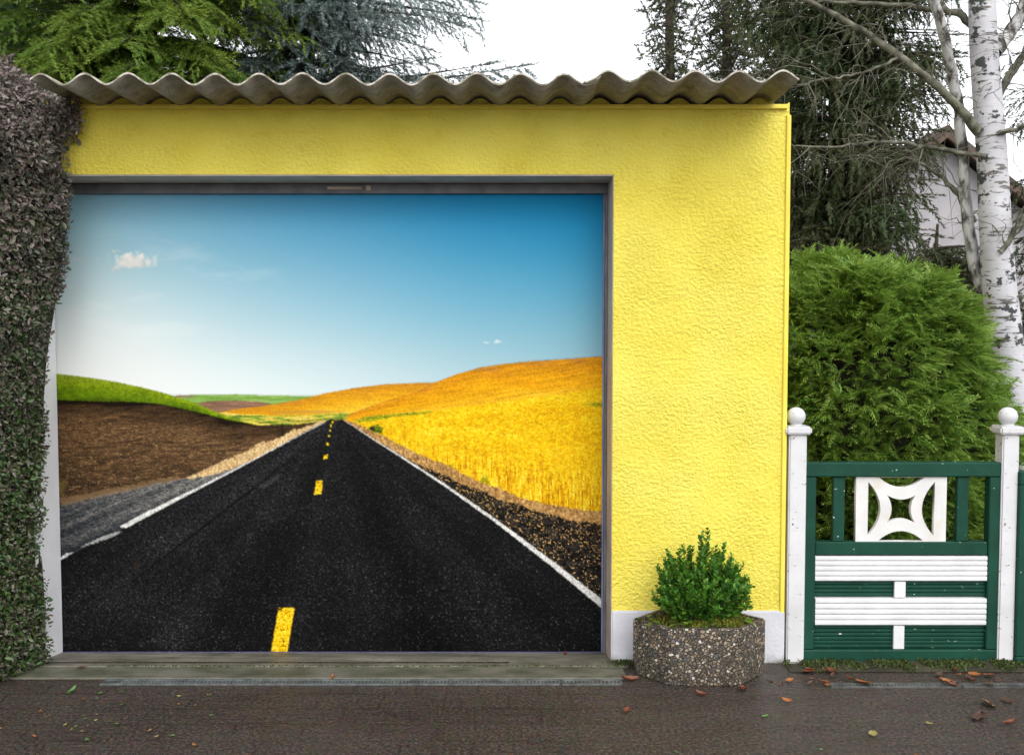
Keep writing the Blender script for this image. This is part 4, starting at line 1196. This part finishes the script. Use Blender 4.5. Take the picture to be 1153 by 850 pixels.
M['birch_limb'] = rough_mat('birch_limb_bark', (.05, .045, .035), (.46, .45, .44), 9, .8, (1.6, 1.6, .8), .6, 40, .01, .42, .56)
def birch():
    Y0 = 6.6
    b0 = P(1150, 700, Y0); root = empty('birch_tree', (b0.x, Y0, 0), label='white-barked birch with black marks and bare branches behind the bush', cat='tree')
    off = Vector((b0.x, Y0, 0))
    def smooth(pts, k=5):
        out = []
        for i in range(len(pts) - 1):
            p0, p1, p2, p3 = pts[max(i - 1, 0)], pts[i], pts[i + 1], pts[min(i + 2, len(pts) - 1)]
            for j in range(k):
                t = j / k
                out.append(.5 * ((2 * p1) + (p2 - p0) * t + (2 * p0 - 5 * p1 + 4 * p2 - p3) * t * t + (3 * p1 - p0 - 3 * p2 + p3) * t ** 3))
        return out + [pts[-1]]
    def path(px, k=5): return smooth([P(a, b, Y0 + (c[0] if c else 0)) - off for a, b, *c in px], k)
    def rads(px_r, n): return list(np.interp(np.linspace(0, 1, n), np.linspace(0, 1, len(px_r)), np.array(px_r) * Y0 / FPX))
    s = Soup()
    pts = path([(1163, 760), (1158, 600), (1144, 470), (1127, 340), (1121, 260), (1117, 180), (1111, 100), (1107, 40), (1105, -30), (1100, -160), (1095, -360)], 6)
    s.tube(pts, rads([28, 23, 20, 18, 17, 16, 15.2, 14.6, 14, 10, 4], len(pts)), 18)
    s.build('trunk', M['birch'], root, smooth=True)
    def limb(px, r, m, seg=7, name='limb'):
        q = Soup(); p = path(px, 6)
        p = [v + Vector((random.gauss(0, .004), random.gauss(0, .004), random.gauss(0, .004))) for v in p]
        q.tube(p, rads(r, len(p)), seg); q.build(name, m, root, smooth=True); return p
    src = []
    src.append(limb([(1112, 345, .1), (1098, 300, .12), (1088, 230, .15), (1082, 150, .12), (1074, 90, .1), (1062, 40, .0), (1050, -10, -.1), (1035, -80, -.1)], [7.5, 7, 6.5, 6, 6, 5.8, 5, 4], M['birch_limb']))
    src.append(limb([(1103, 150, -.05), (1085, 128, -.08), (1050, 92, -.1), (1010, 62, -.05), (970, 34, 0), (930, 12, .1), (900, -2, .1), (860, -14, .2)], [6, 5, 4.2, 4.2, 3.6, 3, 2.2, 1], M['birch_branch']))
    src.append(limb([(1097, 30, .05), (1075, 14, .1), (1030, 8, .2), (970, 4, .25), (920, 2, .3), (870, -6, .3)], [4.5, 4, 3, 2.4, 2, 1], M['birch_branch']))
    src.append(limb([(1108, 176, -.1), (1086, 173, -.15), (1040, 165, -.2), (990, 160, -.2), (940, 166, -.2), (892, 164, -.15)], [3, 2.6, 2.2, 1.8, 1.4, .6], M['birch_branch']))
    src.append(limb([(1014, 63, -.05), (990, 76, -.1), (950, 86, -.1), (915, 92, -.15), (880, 104, -.1)], [2, 1.7, 1.4, 1.1, .6], M['birch_branch']))
    src.append(limb([(1120, 60, .05), (1135, 40, .1), (1150, 16, .1), (1165, -20, .1)], [8, 7.5, 7, 6], M['birch_limb']))
    src.append(limb([(1122, 110, 0), (1138, 84, 0), (1156, 58, -.05), (1180, 30, -.1)], [5, 4.5, 4, 3], M['birch_branch']))
    src.append(limb([(1124, 150, -.1), (1142, 146, -.1), (1158, 140, -.1)], [3, 2.6, 2], M['birch_branch']))
    src.append(limb([(1096, 250, .2), (1075, 215, .25), (1050, 192, .3), (1020, 178, .3), (1000, 190, .3)], [4, 3, 2, 1.4, .6], M['birch_branch']))
    src.append(limb([(1126, 285, -.1), (1142, 262, -.1), (1158, 238, -.1)], [3.4, 3, 2.4], M['birch_branch']))
    # fine bare twigs on all limbs
    tw = Soup()
    for p in src:
        m = len(p)
        for k in range(int(m * .75)):
            i = random.randrange(m // 4, m); q = p[i]
            ax = (p[min(i + 1, m - 1)] - p[max(i - 1, 0)]).normalized()
            d = (ax * .7 + Vector((random.gauss(0, .8), random.gauss(0, .5), random.gauss(.1, .6)))).normalized()
            L = random.uniform(.15, .55)
            a = [q + d * L * t + Vector((0, 0, -.28 * L * t * t)) + Vector((random.gauss(0, .012), random.gauss(0, .012), random.gauss(0, .012))) * (t > 0) for t in np.linspace(0, 1, 6)]
            tw.tube(a, [.0042, .0036, .003, .0025, .002, .001], 4)
            for b in range(random.randint(2, 5)):
                j = random.randrange(1, 6); d2 = (d * .5 + Vector((random.gauss(0, .8), random.gauss(0, .6), random.gauss(-.3, .5)))).normalized(); l2 = L * random.uniform(.25, .6)
                tw.tube([a[j], a[j] + d2 * l2 * .5 + Vector((0, 0, -.03 * l2)), a[j] + d2 * l2 + Vector((0, 0, -.25 * l2))], [.0022, .0018, .0009], 3)
    tw.build('twigs_or_core', M['birch_branch'], root)
birch()

# ---- white gabled house far behind
YHO = 24.0
ap = P(1057, 152, YHO)
house = empty('house', (ap.x, YHO, 0), label='white gabled house far behind the birch branches', cat='house')
hw = 2.3; sl = .80
bm = bmesh.new(); prism(bm, [(-hw, -.1), (hw, -.1), (hw, ap.z - .16 - hw * sl), (0, ap.z - .16), (-hw, ap.z - .16 - hw * sl)], 0, 8)
obj('wall', bm, rough_mat('white_render', (.30, .285, .30), (.38, .36, .375), 2, .8, bstr=.2), house)
bm = bmesh.new(); e = hw + .4
prism(bm, [(-e, ap.z - .02 - e * sl), (0, ap.z - .02), (e, ap.z - .02 - e * sl), (e, ap.z + .14 - e * sl), (0, ap.z + .14), (-e, ap.z + .14 - e * sl)], -.5, 8.4)
obj('roof', bm, rough_mat('brown_tiles', (.055, .042, .036), (.10, .075, .062), 6, .85, (1, 6, 1), .5, 20, .05), house)
bm = bmesh.new(); prism(bm, [(-e, ap.z - .16 - e * sl), (0, ap.z - .16), (e, ap.z - .16 - e * sl), (e, ap.z - .025 - e * sl), (0, ap.z - .025), (-e, ap.z - .025 - e * sl)], -.52, -.42)
obj('bargeboard', bm, rough_mat('brown_board', (.08, .05, .035), (.12, .08, .06), 6, .8), house)

# ------------------------------------------------------------------ fallen leaves
def dead_leaf(seed, curl, slim):
    r = random.Random(seed); bm = bmesh.new(); nx, ny = 4, 7; g = []
    for j in range(ny + 1):
        t = j / ny; w = slim * math.sin(math.pi * min(1, .06 + t * .94)) ** .7 * (1 - .25 * t)
        row = []
        for i in range(nx + 1):
            u = i / nx * 2 - 1
            row.append(bm.verts.new((u * w * (1 + r.gauss(0, .07)), t - .5, curl * (u * u * .30 + (t - .45) ** 2 * .7) * (1 + r.gauss(0, .12)) + .02 + .02 * r.random())))
        g.append(row)
    for j in range(ny):
        for i in range(nx): bm.faces.new((g[j][i], g[j][i + 1], g[j + 1][i + 1], g[j + 1][i]))
    me = bpy.data.meshes.new('fallen_leaf'); bm.to_mesh(me); bm.free()
    me.polygons.foreach_set('use_smooth', [True] * len(me.polygons))
    return me
def lmat(name, a, b): return rough_mat(name, a, b, 30, .5, bstr=.3, bscale=40)
LM = {'rust': lmat('rust_leaf', (.085, .024, .010), (.19, .055, .020)), 'tan': lmat('tan_leaf', (.18, .095, .04), (.30, .17, .075)), 'dark': lmat('dark_leaf', (.045, .022, .014), (.09, .045, .026)),
      'yellow': lmat('yellow_leaf', (.20, .16, .05), (.32, .26, .09)), 'green': lmat('green_leaf', (.05, .14, .03), (.10, .22, .05)), 'orange': lmat('orange_leaf', (.20, .065, .016), (.32, .115, .025))}
LMESH = {}
for c in LM:
    for k in range(3):
        me = dead_leaf(hash((len(c), k)) % 97 + k * 7, .55 if k != 1 else .25, (.28, .36, .22)[k]); me.materials.append(LM[c]); LMESH[c, k] = me
def put_leaf(px, py, c, size, label, group='fallen leaves on the pavement', z=0.003):
    Y = FPX * 1.5 / (py - 370 + .0001)
    # exact ground point under the surveyed pixel
    v = (425.0 - py) / FPX; dz = -SP + v * CP; t = -(EYE - z) / dz
    x, y = (px - 576.5) / FPX * t, (CP + v * SP) * t
    o = bpy.data.objects.new('fallen_leaf', LMESH[c, random.randrange(3)]); COL.objects.link(o)
    o.location = (x, y, z + (.004 if z < .01 else 0)); o.scale = (size,) * 3
    o.rotation_euler = (random.gauss(0, .18), random.gauss(0, .18), random.uniform(0, 6.28))
    return tag(o, label, 'leaf', group)
put_leaf(1112, 794, 'tan', .085, 'tan curled leaf on open pavement below the right gate post')
put_leaf(1103, 809, 'dark', .090, 'dark brown leaf lying just in front of the tan curled leaf')
put_leaf(1134, 790, 'dark', .055, 'small dark leaf at the right of the tan curled leaf')
put_leaf(1137, 816, 'rust', .060, 'rust-brown leaf near the right edge of the pavement')
put_leaf(983, 828, 'yellow', .050, 'lone yellowish leaf low in the foreground pavement')
put_leaf(1046, 816, 'yellow', .030, 'thin pale leaf scrap between the yellowish leaf and the dark leaf')
put_leaf(972, 770, 'orange', .080, 'orange-brown leaf lying on the dark drain cover')
put_leaf(836, 778, 'rust', .070, 'rust-coloured leaf before the right foot of the planter')
put_leaf(709, 767, 'rust', .075, 'reddish leaf at the left foot of the planter')
put_leaf(375, 764, 'orange', .040, 'small orange leaf on the long grey drain cover')
put_leaf(92, 752, 'orange', .050, 'orange leaf on the concrete by the white jamb', z=.009)
put_leaf(636, 737, 'rust', .035, 'tiny rust leaf on the concrete sill at the right end of the door', z=-.03)
put_leaf(82, 779, 'green', .050, 'green leaf on the pavement before the hedge')
put_leaf(790, 783, 'rust', .050, 'red-brown leaf in front of the planter')
put_leaf(885, 790, 'orange', .045, 'orange leaf scrap on open pavement right of the planter')
put_leaf(706, 801, 'rust', .045, 'rust leaf on open pavement left of the planter front')
put_leaf(862, 808, 'green', .030, 'small green leaf on the pavement right of the planter')
for k in range(30):
    put_leaf(random.choice([random.gauss(915, 20), random.uniform(868, 1150), random.gauss(1080, 30)]), random.uniform(754, 771), random.choice(['rust', 'dark', 'dark', 'rust', 'rust', 'orange']), random.uniform(.022, .058), 'rust-brown or dark leaf in the drift along the foot of the gate', 'leaves drifted along the gate', z=.010)
for k in range(44):
    px = random.choice([random.uniform(0, 140), random.uniform(0, 1153), random.uniform(0, 240)])
    put_leaf(px, random.uniform(776, 862), random.choice(['yellow', 'green', 'orange', 'rust', 'tan', 'yellow']), random.uniform(.010, .026), 'tiny leaf scrap scattered on the wet pavement', 'tiny leaf scraps on the pavement')
